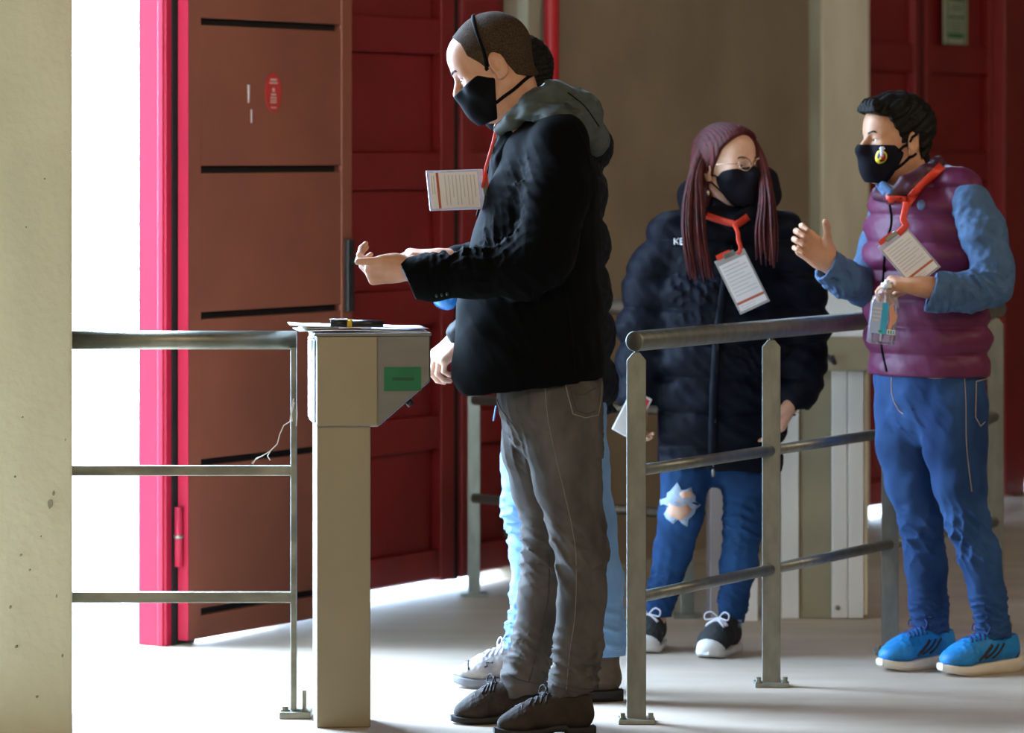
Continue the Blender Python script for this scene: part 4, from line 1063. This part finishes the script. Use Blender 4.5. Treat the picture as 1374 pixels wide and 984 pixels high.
for hx, tx, dd, L, mats in ((736, 608, .135, None, ('leather_taupe', 'sole_grey', 'lace_white')), (836, 716, -.165, None, ('leather_brown', 'sole_dark', 'lace_dark'))):
    hp = P(hx, 0, D2+dd); tt = P(tx, 0, D2+dd-.03); hp[2] = tt[2] = 0
    so, sf = shoe('shoe', Frame(hp, tt-hp), np.linalg.norm(tt-hp), 'boot', man2, mats)
    if mats[0] == 'leather_taupe':
        L_ = np.linalg.norm(tt-hp); frs = Frame(hp, tt-hp)
        for x in (.80, .62): mb().tube(frs.w(sf.project(np.array([(L_*x+.02*abs(y)/.05, y, .06) for y in np.linspace(-.05, .05, 9)]), .0005)), .0025, 6).build('seam', 'sole_dark', so, True)
# blue hand-gel bottle held out behind the sleeve
gb0, gb1 = a2(592, 411, .02), a2(625, 345, .08); ax = gb1-gb0
gel = empty('gel_bottle', gb0, 'bright blue gel bottle poking out under the black sleeve', 'bottle')
mb().lathe([(.001, -.004), (.022, .0), (.034, .012), (.038, .03), (.038, .10), (.030, .125), (.014, .14)], gb0, ax, 24).build('body', 'bottle_blue', gel, True)
mb().lathe([(.015, .138), (.015, .165), (.006, .166), (.006, .18)], gb0, ax, 16).build('cap', 'phone_white', gel, True)

# ------------------------------------------------------------------ woman in navy puffer coat
D3 = 12.45
def a3(x, y, dd=0.0): return P(x, y, D3+dd)
yaw = math.radians(42)
fr3 = Frame(a3(977, 225, .0), (math.sin(yaw), -math.cos(yaw), .05), up=(-.06, 0, 1), scale=.93)
sk = []; nb = a3(975, 300, .03); hf3 = head_set(fr3, nb, sk, True, .052)
pr, tp_ = hand_prims(a3(856, 536, -.03), (-.1, -.25, -1), (.45, -.6, 0), 'R', [(35, 40, 25)]*4, .02, ((.6, .5, .6), (.9, .1, .5)), .92, a3(858, 480, .0))
v, q, _ = prim_mesh(pr); sk.append((v, q))
pr, tp_ = hand_prims(a3(1062, 540, -.05), (-.45, -.15, -1), (-.8, .1, .3), 'L', [(20, 25, 15)]*4, .02, ((.9, .4, .3), (.95, .1, .2)), .92, a3(1070, 490, 0))
v, q, _ = prim_mesh(pr); sk.append((v, q))
sk.append(core([[(nb, .045), (a3(970, 340, .03), .09), (a3(965, 480, .02), .09), (a3(960, 590, .02), .09)], [(a3(900, 325, .03), .045), (a3(863, 440, .03), .035), (a3(856, 520, -.02), .026)], [(a3(1045, 325, .03), .045), (a3(1083, 440, .03), .035), (a3(1066, 525, -.03), .026)],
    [(a3(920, 600, 0), .06), (a3(914, 690, -.03), .045), (a3(880, 838, .10), .026)], [(a3(1000, 600, 0), .06), (a3(998, 690, -.01), .045), (a3(981, 842, .02), .026)]]))
woman = person('woman with long auburn hair in dark puffer coat and ripped jeans', a3(960, 870), sk, 'skin_fair')
eyes(fr3, woman, (1, .1, .05)); brows(fr3, hf3, woman, 'leather_brown')
m3 = field_obj('face_mask', mask_field(hf3, .0, top=.0, slope=.14), 'mask_navy', woman, fr3)
for s in (-1, 1):
    strap('mask_strap', fr3, hf3, [(.02, s*.072, -.034), (.0, s*.078, -.012), (-.012, s*.086, .02), (-.03, s*.084, .01)], m3, 'mask_navy', .0025)
    strap('mask_strap', fr3, hf3, [(.035, s*.06, -.088), (.01, s*.066, -.06), (-.01, s*.082, -.04)], m3, 'mask_navy', .0025)
# glasses
for s in (-1, 1):
    c = np.array((.116, s*.033, .006)); pts = [c+np.array([-.012*abs(math.cos(t))*(1 if s*math.cos(t) > 0 else .2), .024*math.cos(t), .019*math.sin(t)]) for t in np.linspace(0, 2*math.pi, 28)]
    g = mb().tube(fr3.w(np.array(pts)), .0016, 6).build('glasses_rim', 'glasses_metal', woman, True)
    mesh_obj('lens', fr3.w(np.array(pts[:-1])), [tuple(range(27))], 'lens', g)
    mb().tube(fr3.w(np.array([(.105, s*.057, .010), (.06, s*.074, .012), (.0, s*.080, .012), (-.02, s*.082, .002)])), .0011, 6).build('temple_arm', 'glasses_metal', g, True)
mb().tube(fr3.w(np.array([(.116, -.010, .008), (.120, 0, .011), (.116, .010, .008)])), .0012, 6).build('glasses_bridge', 'glasses_metal', woman, True)
mb().sphere(a3(950, 259, -.06), .006, 10, (1, .6, 1.5)).build('earring', 'earring', woman, True)
# hair: cap in head space plus long locks
hc = Field(HLO, HHI, .003)
hc.add(Ell((-.016, 0, .050), (.112, .094, .098))); hc.add(Ell((.045, 0, .07), (.064, .074, .062)), .02)
hc.add(Seg((-.055, 0, .0), (-.075, 0, -.16), .07, .065, (0, 1, 0), 1.3, 1.4), .03)
hc.keep(lambda x, y, z: x-np.interp(z, [-.2, -.05, -.02, .02, .06, .095, .14], [-.045, -.035, -.018, .012, .035, .072, .12])-np.abs(y)*0.15+0.0)
hc.disp(lambda p: .0011*np.sin(p[:, 1]*620+2*np.sin(p[:, 2]*22)+p[:, 0]*160))
hair3 = field_obj('hair', hc, 'auburn_hair', woman, fr3)
rg = random.Random(5)
def lock(pts, r0, m='auburn_hair'):
    pp = spline(pts, 6); n = len(pp); rr = [r0*(1-.75*(i/(n-1))**2.2)*(0.75 if i == 0 else 1) for i in range(n)]
    mb().tube(pp, rr, 7, .55).build('hair_lock', m, hair3, True)
for i in range(34):          # left fall of hair
    u = rg.random(); w = rg.random(); e = rg.uniform(-.012, .012)
    lock([a3(944+8*u+w*6, 184+10*u, .0-.02*w), a3(929+12*u, 225+6*w, -.02-.04*w), a3(918+26*u, 275, -.05-.06*w), a3(917+30*u, 320, -.11-.05*w), a3(924+34*u+rg.uniform(-3, 3), 352+26*w, -.15-.02*w+e)], .009)
for i in range(30):          # right fall of hair
    u = rg.random(); w = rg.random()
    lock([a3(1006+8*u, 182+8*u, -.0-.03*w), a3(1018+9*u, 218, -.03-.04*w), a3(1020+18*u, 265, -.08-.05*w), a3(1014+30*u, 310, -.14-.03*w), a3(1016+28*u+rg.uniform(-3, 3), 335+26*w, -.16-.02*w)], .0085)
# coat
ct = Field(a3(800, 660, -.32), a3(1135, 255, .34), .0055)
ct.chain([(a3(972, 298, .03), .085, 1.6), (a3(972, 330, .03), .115, 1.75), (a3(968, 400, .02), .135, 1.5), (a3(964, 480, .02), .14, 1.40), (a3(963, 560, .02), .14, 1.38), (a3(962, 640, .02), .136, 1.38)], .03, X3)
ct.chain([(a3(903, 318, .03), .074), (a3(875, 375, .03), .076), (a3(864, 440, .02), .073), (a3(860, 500, .0), .066), (a3(858, 535, -.02), .060)], .03)
ct.chain([(a3(1043, 316, .03), .076), (a3(1068, 375, .03), .080), (a3(1078, 440, .03), .076), (a3(1075, 500, .0), .066), (a3(1064, 545, -.03), .054)], .03)
ct.keep(lambda x, y, z: np.where(x < a3(882, 0)[0], P(0, 542, D3)[2]-z, np.where(x > a3(1057, 0)[0], P(0, 556, D3)[2]-z, P(0, 618, D3)[2]-.085*(x-a3(880, 0)[0])-z))+0*y)
ct.sub(Seg(a3(858, 560, -.02), a3(858, 530, -.02), .044), .004); ct.sub(Seg(a3(1060, 570, -.03), a3(1064, 535, -.03), .040), .004)
ct.disp(allf(quilt(CAMH-(322-HY)*D3/FPX, .102, .018), lumps(.0028, .09, 51), lumps(.0007, .04, 52), folds(a3(940, 390, -.12), (.4, 0, .6), .1, .006, .05, 53), folds(a3(1000, 480, -.12), (.8, 0, .8), .1, .005, .06, 54)))
coat = field_obj('puffer_coat', ct, 'puffer_navy', woman, smooth=2)
seam('zip', [ct], [(984, 330), (975, 380), (966, 440), (962, 520), (960, 615)], 'zip_dark', coat, .006, .0)
band('placket', [ct], [(979, 340), (970, 400), (963, 450), (958, 530), (956, 612)], 12, 'puffer_navy', coat, .005, .004)
mb().tube([a3(957, 622, -.12), a3(957, 640, -.12)], .005, 8).build('zip_pull', 'galvanised', coat, True)
for px in ((905, 324, 'K'), (913, 324, 'E')):
    x, y, ch = px; h_, w_ = 8.5, 6
    st_ = {'K': [((0, -.5), (0, .5)), ((0, .05), (1, -.5)), ((.25, -.1), (1, .5))], 'E': [((0, -.5), (0, .5)), ((0, -.45), (1, -.45)), ((0, 0), (.8, 0)), ((0, .45), (1, .45))]}[ch]
    for p0, p1 in st_: band('lettering', [ct], [(x+p0[0]*w_, y+p0[1]*h_), (x+p1[0]*w_, y+p1[1]*h_)], 2.0, 'lettering_white', coat, .003, .001)
# coat collar and raised hood
cl = Field(a3(905, 315, -.25), a3(1075, 200, .30), .005)
cl.chain([(a3(947, 292, .05), .03), (a3(957, 290, -.045), .026), (a3(985, 299, -.085), .022), (a3(1008, 288, -.05), .026), (a3(1020, 284, .04), .03)], .02)
cl.chain([(a3(1019, 281, .06), .040), (a3(1030, 262, .09), .036), (a3(1030, 240, .10), .026), (a3(1020, 226, .11), .018)], .025)
cl.chain([(a3(930, 285, .08), .04), (a3(930, 262, .12), .04), (a3(975, 250, .17), .05), (a3(1022, 258, .12), .04)], .04)
field_obj('hood', cl, 'mask_navy', woman)
# jeans
j3 = Field(a3(835, 870, -.25), a3(1050, 560, .30), .005)
j3.chain([(a3(960, 580, .02), .09, 1.6), (a3(960, 615, .02), .088, 1.6)], .03, X3)
j3.chain([(a3(924, 600, .01), .066), (a3(920, 640, -.01), .070), (a3(914, 690, -.03), .066), (a3(903, 740, .02), .056), (a3(889, 795, .07), .046), (a3(881, 835, .1), .038)], .02)
j3.chain([(a3(998, 600, .01), .068), (a3(1000, 640, 0), .070), (a3(998, 700, -.01), .060), (a3(991, 760, .01), .054), (a3(984, 805, .02), .044), (a3(980, 845, .02), .037)], .02)
j3.keep(lambda x, y, z: np.where(x < a3(925, 0)[0], P(0, 832, D3)[2]-z, P(0, 836, D3)[2]-z)+0*y)
j3.disp(allf(folds(a3(998, 700, -.03), (.1, 0, 1), .1, .006, .05, 61), folds(a3(985, 810, 0), (.1, 0, 1), .07, .006, .04, 62), folds(a3(890, 790, .05), (.1, 0, 1), .08, .006, .05, 63), lumps(.0015, .08, 64)))
jn3 = field_obj('jeans', j3, 'navy_denim', woman)
rip = disc('ripped_edge', [j3], (912, 678), 23, 25, 'denim_pale', jn3, .001, .002, 26, 3, .28)
disc('bare_knee', [j3], (911, 684), 16, 13, 'skin_fair', jn3, .0025, .002, 22, 2, .15); disc('bare_knee', [j3], (921, 664), 9, 5, 'skin_fair', jn3, .0025, .002, 16, 2, .15)
for k in range(5): seam('torn_thread', [j3], [(896+k, 671+k*1.5), (912, 674+k*1.2), (929-k, 669+k*1.6)], 'denim_pale', jn3, .0012, .004)
for k in range(16):
    x = 966+k*1.9; seam('frayed_thread', [j3], [(x, 832), (x+.3, 836)], 'denim_pale', jn3, .0014, .001, False); 
    c_ = a3(x, 837, -.02); mb().tube([c_, c_+[rg.uniform(-.004, .004), -.003, -.012]], .0012, 5).build('frayed_thread', 'denim_pale', jn3)
# canvas shoes
for hx, dh, tx, dt in ((986, .05, 946, -.155), (882, .17, 862, -.03)):
    hp = P(hx, 0, D3+dh); tt = P(tx, 0, D3+dt); hp[2] = tt[2] = 0; L = np.linalg.norm(tt-hp); frs = Frame(hp, tt-hp)
    so, sf = shoe('shoe', frs, L, 'canvas', woman, ('canvas_black', 'rubber_white', 'lace_white'))
    tc_ = Field((L-.085, -.07, .0), (L+.03, .07, .12), .003); tc_.add(Ell((L-.045, 0, .030), (.046, .043, .033))); tc_.keep(lambda x, y, z: -(z-.018)+0*x+0*y); field_obj('toe_cap', tc_, 'rubber_white', so, frs)
    tg = Field((.05, -.06, .02), (L-.05, .06, .14), .003); tg.add(Seg((.10, 0, .088), (L-.085, 0, .058), .020, .014, (0, 1, 0), 1.25, 1.8)); field_obj('tongue', tg, 'lace_white', so, frs)
# phone in her hand
ph = empty('phone', a3(838, 580, -.06), 'white and red phone held low in the woman hand', 'phone')
pf = Frame(a3(848, 556, -.09), (-.45, -.15, -.85), up=(.2, -1, .2))
v = [pf.w(np.array([sx*.068, sy*.034, sz*.005])) for sz in (-1, 1) for sx, sy in ((-1, -1), (1, -1), (1, 1), (-1, 1))]
bevel(MB().hexa(v).build('body', 'phone_white', ph), .004)
mb().hexa([pf.w(np.array([sx, sy, sz])) for sz in (.005, .0062) for sx, sy in ((-.06, -.028), (-.025, -.028), (-.025, .028), (-.06, .028))]).build('case_panel', 'phone_red', ph)
# her badge and lanyard
dB = -.19
bd3 = lanyard_badge('badge', 'tilted white badge on red lanyard hanging on the woman coat', [a3(963, 357, dB), a3(1000, 340, dB), a3(1036, 392, dB+.02), a3(994, 420, dB+.02)], None)
ly = tag(band('lanyard', [ct, cl], [(947, 289), (962, 294), (978, 299), (984, 300)], 9, 'lanyard_red', None, .006, .002), 'red lanyard ribbon round the neck of the woman', 'lanyard')
band('ribbon', [ct, cl], [(1004, 291), (994, 298), (985, 303)], 10, 'lanyard_red', ly, .008, .002)
mb().tube(spline([a3(985, 301, -.15), a3(990, 312, -.17), a3(991, 322, -.18), a3(994, 334, -.19), a3(990, 341, -.192)], 5), .0065, 8, .25, (1, 0, 0)).build('ribbon', 'lanyard_red', ly, True)
# ------------------------------------------------------------------ man in the maroon padded vest
D4 = 12.05
def a4(x, y, dd=0.0): return P(x, y, D4+dd)
E4 = np.array([.66, -.75, 0]); F4 = np.array([-.75, -.66, 0])         # his left, his front
fr4 = Frame(a4(1203, 190, 0), (-.93, -.37, .03), up=(.06, 0, 1), scale=.97)
sk = []; nb = a4(1232, 268, .02); hf4 = head_set(fr4, nb, sk, False, .062)
prh, tph = hand_prims(a4(1112, 350, -.12), (-.80, -.10, .60), (-.1, -1, .1), 'R', [(32, 58, 40), (38, 60, 40), (42, 62, 40), (46, 64, 40)], .04, ((.62, .55, .45), (.55, .55, .6), (.65, .35, .65)), 1.0, a4(1140, 377, -.06))
v, q, _ = prim_mesh(prh); sk.append((v, q))
pr, tpb = hand_prims(a4(1238, 385, -.27), (-1, -.12, .12), (-.15, .25, -1), 'L', [(52, 62, 30), (50, 66, 30), (46, 66, 30), (42, 66, 30)], .02, ((.8, .4, .65), (.75, .0, .7), (.5, -.1, .9)), .98, a4(1290, 392, -.25))
v, q, _ = prim_mesh(pr); sk.append((v, q))
sk.append(core([[(nb, .05), (a4(1240, 320), .1), (a4(1243, 420), .1), (a4(1246, 520), .1)], [(a4(1300, 285, -.13), .038), (a4(1334, 378, -.2), .035), (a4(1262, 392, -.26), .03)], [(a4(1205, 280, .14), .04), (a4(1182, 330, .12), .036), (a4(1161, 385, .05), .034), (a4(1136, 375, -.06), .03)],
    [(a4(1212, 545, .08), .06), (a4(1234, 690, .04), .045), (a4(1250, 858, .08), .03)], [(a4(1282, 545, -.08), .065), (a4(1296, 690, -.12), .045), (a4(1331, 860, -.06), .03)]]))
man3 = person('man in maroon padded vest and blue jeans gesturing while holding a bottle', a4(1270, 895), sk, 'skin_tan')
eyes(fr4, man3, (1, -.15, .0)); brows(fr4, hf4, man3, 'iris', .027)
h4 = Field(HLO, HHI, .0026)
h4.add(Ell((-.014, 0, .050), (.108, .086, .095))); h4.add(Ell((.02, 0, .085), (.088, .074, .056)), .03)
h4.add(Seg((.088, -.045, .098), (.098, .05, .100), .017, .020), .03); h4.add(Seg((-.035, 0, -.02), (-.045, 0, -.065), .063, .060), .03)
h4.keep(lambda x, y, z: x-np.interp(z, [-.08, -.035, -.015, .01, .045, .072, .088, .14], [-.05, -.022, .012, .022, .042, .058, .14, .16])+0*y)
h4.keep(lambda x, y, z: -(z-np.interp(x, [-.12, -.085, -.05, -.034, -.01, .03], [-.075, -.068, -.035, .03, .012, -.02]))+0*y)
h4.disp(lambda p: .0022*np.sin(p[:, 1]*260+3*np.sin(p[:, 0]*30)+p[:, 2]*110)+.002*np.sin(p[:, 0]*150+p[:, 2]*190))
field_obj('hair', h4, 'black_hair', man3, fr4)
mf4 = mask_field(hf4, .0, top=-.012, slope=-.03); m4 = field_obj('face_mask', mf4, 'mask_navy', man3, fr4)
for s in (-1, 1):
    strap('mask_strap', fr4, hf4, [(.025, s*.071, -.028), (.005, s*.079, -.006), (-.010, s*.084, .016), (-.026, s*.090, .026)], m4, 'mask_navy', .0042)
    strap('mask_strap', fr4, hf4, [(.030, s*.06, -.082), (.010, s*.066, -.064), (-.008, s*.080, -.044), (-.024, s*.086, -.034)], m4, 'mask_navy', .0042)
# crest on the mask cheek, laid on the mask surface in head space
def crest(name, yz, ry, rz, m, off, parent, k=20):
    yc, zc = yz; n_ = unit((.55, .83, 0)); t_ = np.array([-.83, .55, 0])
    c = np.array((.078, .062, zc))+t_*yc
    p = mf4.project(np.array([c]+[c+t_*ry*math.cos(a)+np.array([0, 0, rz*math.sin(a)]) for a in [2*math.pi*i/k for i in range(k)]]), off)
    o = mesh_obj(name, fr4.w(p), [(0, 1+i, 1+(i+1) % k) for i in range(k)], m, parent, True); s = o.modifiers.new('solid', 'SOLIDIFY'); s.thickness = .0008; s.offset = 0
    return o
cr = crest('crest_ring', (-.003, -.048), .0195, .022, 'crest_yellow', .0012, m4)
crest('crest_field', (-.002, -.048), .014, .016, 'crest_black', .002, cr); crest('crest_shield', (.002, -.049), .008, .011, 'crest_red', .0028, cr, 12)
crest('crest_shield', (-.004, -.053), .004, .0045, 'crest_yellow', .0028, cr, 10); crest('crest_flag', (.0, -.036), .0055, .012, 'crest_white', .0032, cr, 8); crest('crest_flag', (.0, -.022), .0085, .006, 'crest_white', .0026, cr, 6)
# jeans
j4 = Field(a4(1145, 890, -.32), a4(1385, 455, .34), .005)
j4.chain([(a4(1246, 470), .125, 1.42), (a4(1246, 510), .122, 1.42), (a4(1246, 550), .112, 1.42)], .03, E4)
j4.chain([(a4(1212, 545, .08), .086), (a4(1212, 600, .07), .076), (a4(1222, 650, .05), .070), (a4(1236, 700, .04), .062), (a4(1243, 760, .06), .060), (a4(1246, 810, .07), .056), (a4(1250, 858, .08), .054)], .02)
j4.chain([(a4(1280, 545, -.075), .100), (a4(1282, 600, -.09), .090), (a4(1288, 650, -.11), .075), (a4(1298, 700, -.12), .062), (a4(1314, 745, -.10), .059), (a4(1325, 800, -.08), .052), (a4(1335, 858, -.05), .050)], .02)
j4.keep(lambda x, y, z: np.where(x < a4(1288, 0)[0], P(0, 848, D4+.08)[2]-z, P(0, 855, D4-.06)[2]-z)+0*y)
j4.disp(allf(folds(a4(1240, 720, .0), (.1, 0, 1), .09, .009, .06, 71), folds(a4(1300, 720, -.15), (.2, 0, 1), .10, .010, .06, 72), folds(a4(1248, 830, .04), (.1, 0, 1), .08, .008, .05, 73), folds(a4(1328, 830, -.1), (.1, 0, 1), .08, .008, .05, 74),
    folds(a4(1235, 560, -.06), (.7, 0, .6), .10, .006, .07, 75), lumps(.0015, .09, 76)))
jn4 = field_obj('jeans', j4, 'blue_denim', man3)
seam('fly_seam', [j4], [(1196, 506), (1197, 530), (1205, 549), (1212, 556)], 'denim_stitch', jn4, .0016)
seam('pocket_seam', [j4], [(1234, 503), (1255, 508), (1293, 503)], 'denim_stitch', jn4, .0014)
seam('side_seam', [j4], [(1294, 503), (1296, 540), (1297, 600), (1304, 660)], 'denim_stitch', jn4, .0012)
seam('pocket_seam', [j4], [(1309, 560), (1310, 512), (1326, 508)], 'denim_stitch', jn4, .0014, sm=False)
seam('pocket_seam', [j4], [(1309, 560), (1316, 572), (1322, 566)], 'denim_stitch', jn4, .0014, sm=False)
# denim shirt sleeves and collar
ss = Field(a4(1070, 450, -.40), a4(1380, 225, .30), .0045)
ss.chain([(a4(1302, 274, -.14), .062), (a4(1318, 310, -.165), .067), (a4(1333, 360, -.195), .058), (a4(1332, 384, -.20), .056), (a4(1300, 392, -.23), .056), (a4(1262, 392, -.26), .0545), (a4(1244, 392, -.27), .056)], .02)
ss.chain([(a4(1198, 275, .15), .062), (a4(1180, 330, .12), .056), (a4(1160, 385, .05), .056), (a4(1132, 374, -.07), .053), (a4(1104, 352, -.13), .050)], .02)
ss.cutlocal(a4(1225, 392, -.27), .10, a4(1249, 392, -.27), (-1, 0, .35)); ss.cutlocal(a4(1088, 338, -.14), .09, a4(1108, 355, -.12), (-.80, -.3, .52)) 
ss.sub(Seg(a4(1225, 388, -.275), a4(1262, 391, -.26), .043, .040), .004); ss.sub(Seg(a4(1090, 342, -.15), a4(1116, 361, -.105), .042, .040), .004)
ss.disp(allf(folds(a4(1320, 375, -.25), (.8, 0, .6), .08, .008, .06, 81), folds(a4(1280, 395, -.3), (1, 0, .2), .07, .005, .06, 82), folds(a4(1125, 375, -.08), (1, 0, .5), .06, .010, .045, 83), folds(a4(1312, 300, -.2), (.2, 0, 1), .08, .004, .07, 84), lumps(.0015, .06, 85)))
shirt = field_obj('denim_shirt', ss, 'denim_shirt', man3)
sc_ = Field(a4(1165, 290, -.25), a4(1215, 230, .15), .004); sc_.add(Seg(a4(1185, 249, -.10), a4(1196, 258, -.125), .013, .012)); sc_.add(Seg(a4(1180, 248, -.02), a4(1190, 262, -.09), .012, .014), .01)
field_obj('shirt_collar', sc_, 'denim_shirt', man3)
# vest
vs = Field(a4(1135, 520, -.36), a4(1350, 205, .36), .0045)
vs.chain([(a4(1236, 262, .02), .085, 1.75), (a4(1236, 290, .0), .112, 1.62), (a4(1238, 340), .128, 1.48), (a4(1241, 400), .138, 1.42), (a4(1245, 450), .140, 1.40), (a4(1247, 505), .136, 1.40)], .02, E4)
vs.chain([(a4(1258, 242, .02), .045), (a4(1285, 254, -.09), .052), (a4(1300, 263, -.125), .052)], .03); vs.chain([(a4(1210, 252, .08), .04), (a4(1188, 266, .13), .036)], .03)
vs.keep(lambda x, y, z: P(0, 502, D4)[2]+.0-z-.25*np.minimum(0, 0*x)+0*y+0*x)
vs.sub(Seg(a4(1335, 300, -.24), a4(1336, 350, -.28), .072, .085), .012)
vs.disp(allf(quilt(CAMH-(288-HY)*D4/FPX, .080, .015), lumps(.0018, .08, 91), lumps(.0005, .03, 92)))
vs.sub(Ell(nb+[-.005, -.03, .03], (.066, .066, .09)), .005)
vest = field_obj('padded_vest', vs, 'vest_maroon', man3, smooth=1)
vcl = Field(a4(1160, 290, -.22), a4(1290, 205, .22), .004)
vcl.chain([(a4(1178, 262, -.02), .018), (a4(1196, 264, -.11), .018), (a4(1222, 252, -.125), .020), (a4(1250, 232, -.085), .020), (a4(1262, 226, .0), .020), (a4(1248, 230, .09), .02), (a4(1205, 244, .10), .018), (a4(1178, 258, .03), .018)], .01)
vcl.chain([(a4(1214, 240, -.115), .010), (a4(1240, 228, -.10), .011), (a4(1258, 217, -.02), .012), (a4(1250, 220, .07), .012)], .02)
vcl.chain([(a4(1196, 264, -.12), .014), (a4(1212, 242, -.12), .012)], .015)
field_obj('vest_collar', vcl, 'vest_dark', vest)
seam('zip', [vs], [(1194, 275), (1196, 300), (1188, 335), (1184, 400), (1183, 462), (1190, 499)], 'zip_dark', vest, .004, .0)
disc('chest_logo', [vs], (1236, 275), 5.5, 7.5, 'badge_blue', vest, .003, .0015, 14, 2)
# trainers
for hx, dh, tx, dt in ((1279, .12, 1180, -.05), (1366, .0, 1261, -.16)):
    hp = P(hx, 0, D4+dh); tt = P(tx, 0, D4+dt); hp[2] = tt[2] = 0; L = np.linalg.norm(tt-hp); frs = Frame(hp, tt-hp)
    so, sf = shoe('shoe', frs, L, 'trainer', man3, ('trainer_blue', 'cream_sole', 'trainer_navy'))
    for sg in (-1, 1):
        for i in range(3):
            x = L*(.34+.085*i); p = sf.project(np.array([(x+.030-.045*t, sg*.055, .036+.052*t) for t in np.linspace(0, 1, 7)]), .0008)
            mb().tube(frs.w(p), .0052, 8, .28, side=frs.w(np.array((1., 0, 0)))-frs.o).build('stripe', 'stripe_dark', so, True)
    hc_ = Field((-.03, -.06, .02), (.07, .06, .12), .003); hc_.add(Seg((.040, 0, .060), (.075, 0, .062), .0375, .038, (0, 1, 0), .97, 1.0)); hc_.keep(lambda x, y, z: x-.030+.5*(z-.05)+0*y); field_obj('heel_counter', hc_, 'trainer_navy', so, frs)
    sk_ = Field((.0, -.06, .05), (.11, .06, .16), .004); sk_.add(Seg((.060, 0, .07), (.066, 0, .13), .032, .031)); field_obj('sock', sk_, 'sock_black', so, frs)
# clear hand-gel bottle in his left hand
bx, by, bd_ = 1183, 461, -.305
bA = a4(1181, 462, bd_); bZ = unit(a4(1189, 392, bd_)-bA); bX = unit(np.cross(bZ, (0, 1, 0)))*-1; bX = unit(np.array([1, 0, 0])-bZ*bZ[0]); bY = np.cross(bZ, bX)
bot = empty('sanitiser_bottle', bA, 'clear sanitiser bottle with blue label held by the man in vest', 'bottle')
def bb(x, y, z): return bA+bX*x+bY*y+bZ*z
def oval(hw_, hd_, z, k=24): return [bb(hw_*math.copysign(abs(math.cos(t))**.6, math.cos(t)), hd_*math.copysign(abs(math.sin(t))**.6, math.sin(t)), z) for t in [2*math.pi*i/k for i in range(k)]]
v = []; prof = [(.030, .018, 0), (.039, .024, .004), (.040, .025, .02), (.040, .025, .115), (.036, .022, .132), (.018, .016, .145), (.013, .013, .15), (.013, .013, .165)]
for a_, b_, z_ in prof: v += oval(a_, b_, z_)
k = 24; f = [(i*k+jj, i*k+(jj+1) % k, (i+1)*k+(jj+1) % k, (i+1)*k+jj) for i in range(len(prof)-1) for jj in range(k)]+[tuple(reversed(range(k))), tuple(range((len(prof)-1)*k, len(prof)*k))]
mesh_obj('body', v, f, 'bottle_clear', bot, True)
def lab(x0, x1, z0, z1, m, nm, y=-.0262, th=.0008): return mb().obox(bb(x0, y, z0), bX*(x1-x0), bY*th, bZ*(z1-z0)).build(nm, m, bot)
lab(-.036, .010, .030, .118, 'label_teal', 'label'); lab(-.036, -.008, .030, .118, 'label_lilac', 'label', -.0266)
for i, w in enumerate((.026, .024, .025, .020)): lab(-.034, -.034+w, .098-.011*i, .103-.011*i, 'lettering_white', 'print', -.0270)
mb().prism([bb(x, -.0265, z) for x, z in ((.012, .112), (.020, .118), (.028, .095), (.036, .086), (.034, .066), (.026, .058), (.022, .04), (.014, .05), (.018, .07), (.014, .09))], bY*.0008).build('picture', 'label_skin', bot)
lab(-.012, -.002, .034, .040, 'label_green', 'print', -.0270)
lab(.012, .036, .030, .045, 'lettering_white', 'print', -.0268)
for i in range(3): lab(.015+.007*i, .019+.007*i, .033, .042, ('label_green', 'label_green', 'label_teal')[i], 'print', -.0272)
mb().tube([bb(-.001, 0, .01), bb(.0, 0, .16)], .003, 8).build('dip_tube', 'phone_white', bot, True)
mb().tube([bb(0, 0, .160), bb(0, 0, .172)], .017, 16).build('collar', 'phone_white', bot, True)
mb().tube([bb(0, 0, .170), bb(0, 0, .182)], .008, 12).build('pump', 'phone_white', bot, True)
# his lanyard and badge
dB = -.27
lanyard_badge('badge', 'tilted white badge on red lanyard hanging on the maroon vest', [a4(1183, 336, dB), a4(1218, 309, dB), a4(1260, 358, dB), a4(1225, 385, dB)], None, stripe=.78)
ly4 = tag(band('lanyard', [vs, vcl], [(1264, 222), (1252, 234), (1236, 250), (1222, 266), (1216, 276)], 11, 'lanyard_red', None, .006, .002), 'red lanyard ribbon round the collar of the man in vest', 'lanyard')
band('ribbon', [vs, vcl], [(1189, 268), (1202, 268), (1216, 269)], 10, 'lanyard_red', ly4, .008, .002)
mb().tube(spline([a4(1216, 272, -.24), a4(1214, 284, -.26), a4(1212, 294, -.268), a4(1215, 303, -.27), a4(1205, 314, -.27)], 5), .0095, 8, .25, (1, 0, 0)).build('ribbon', 'lanyard_red', ly4, True)
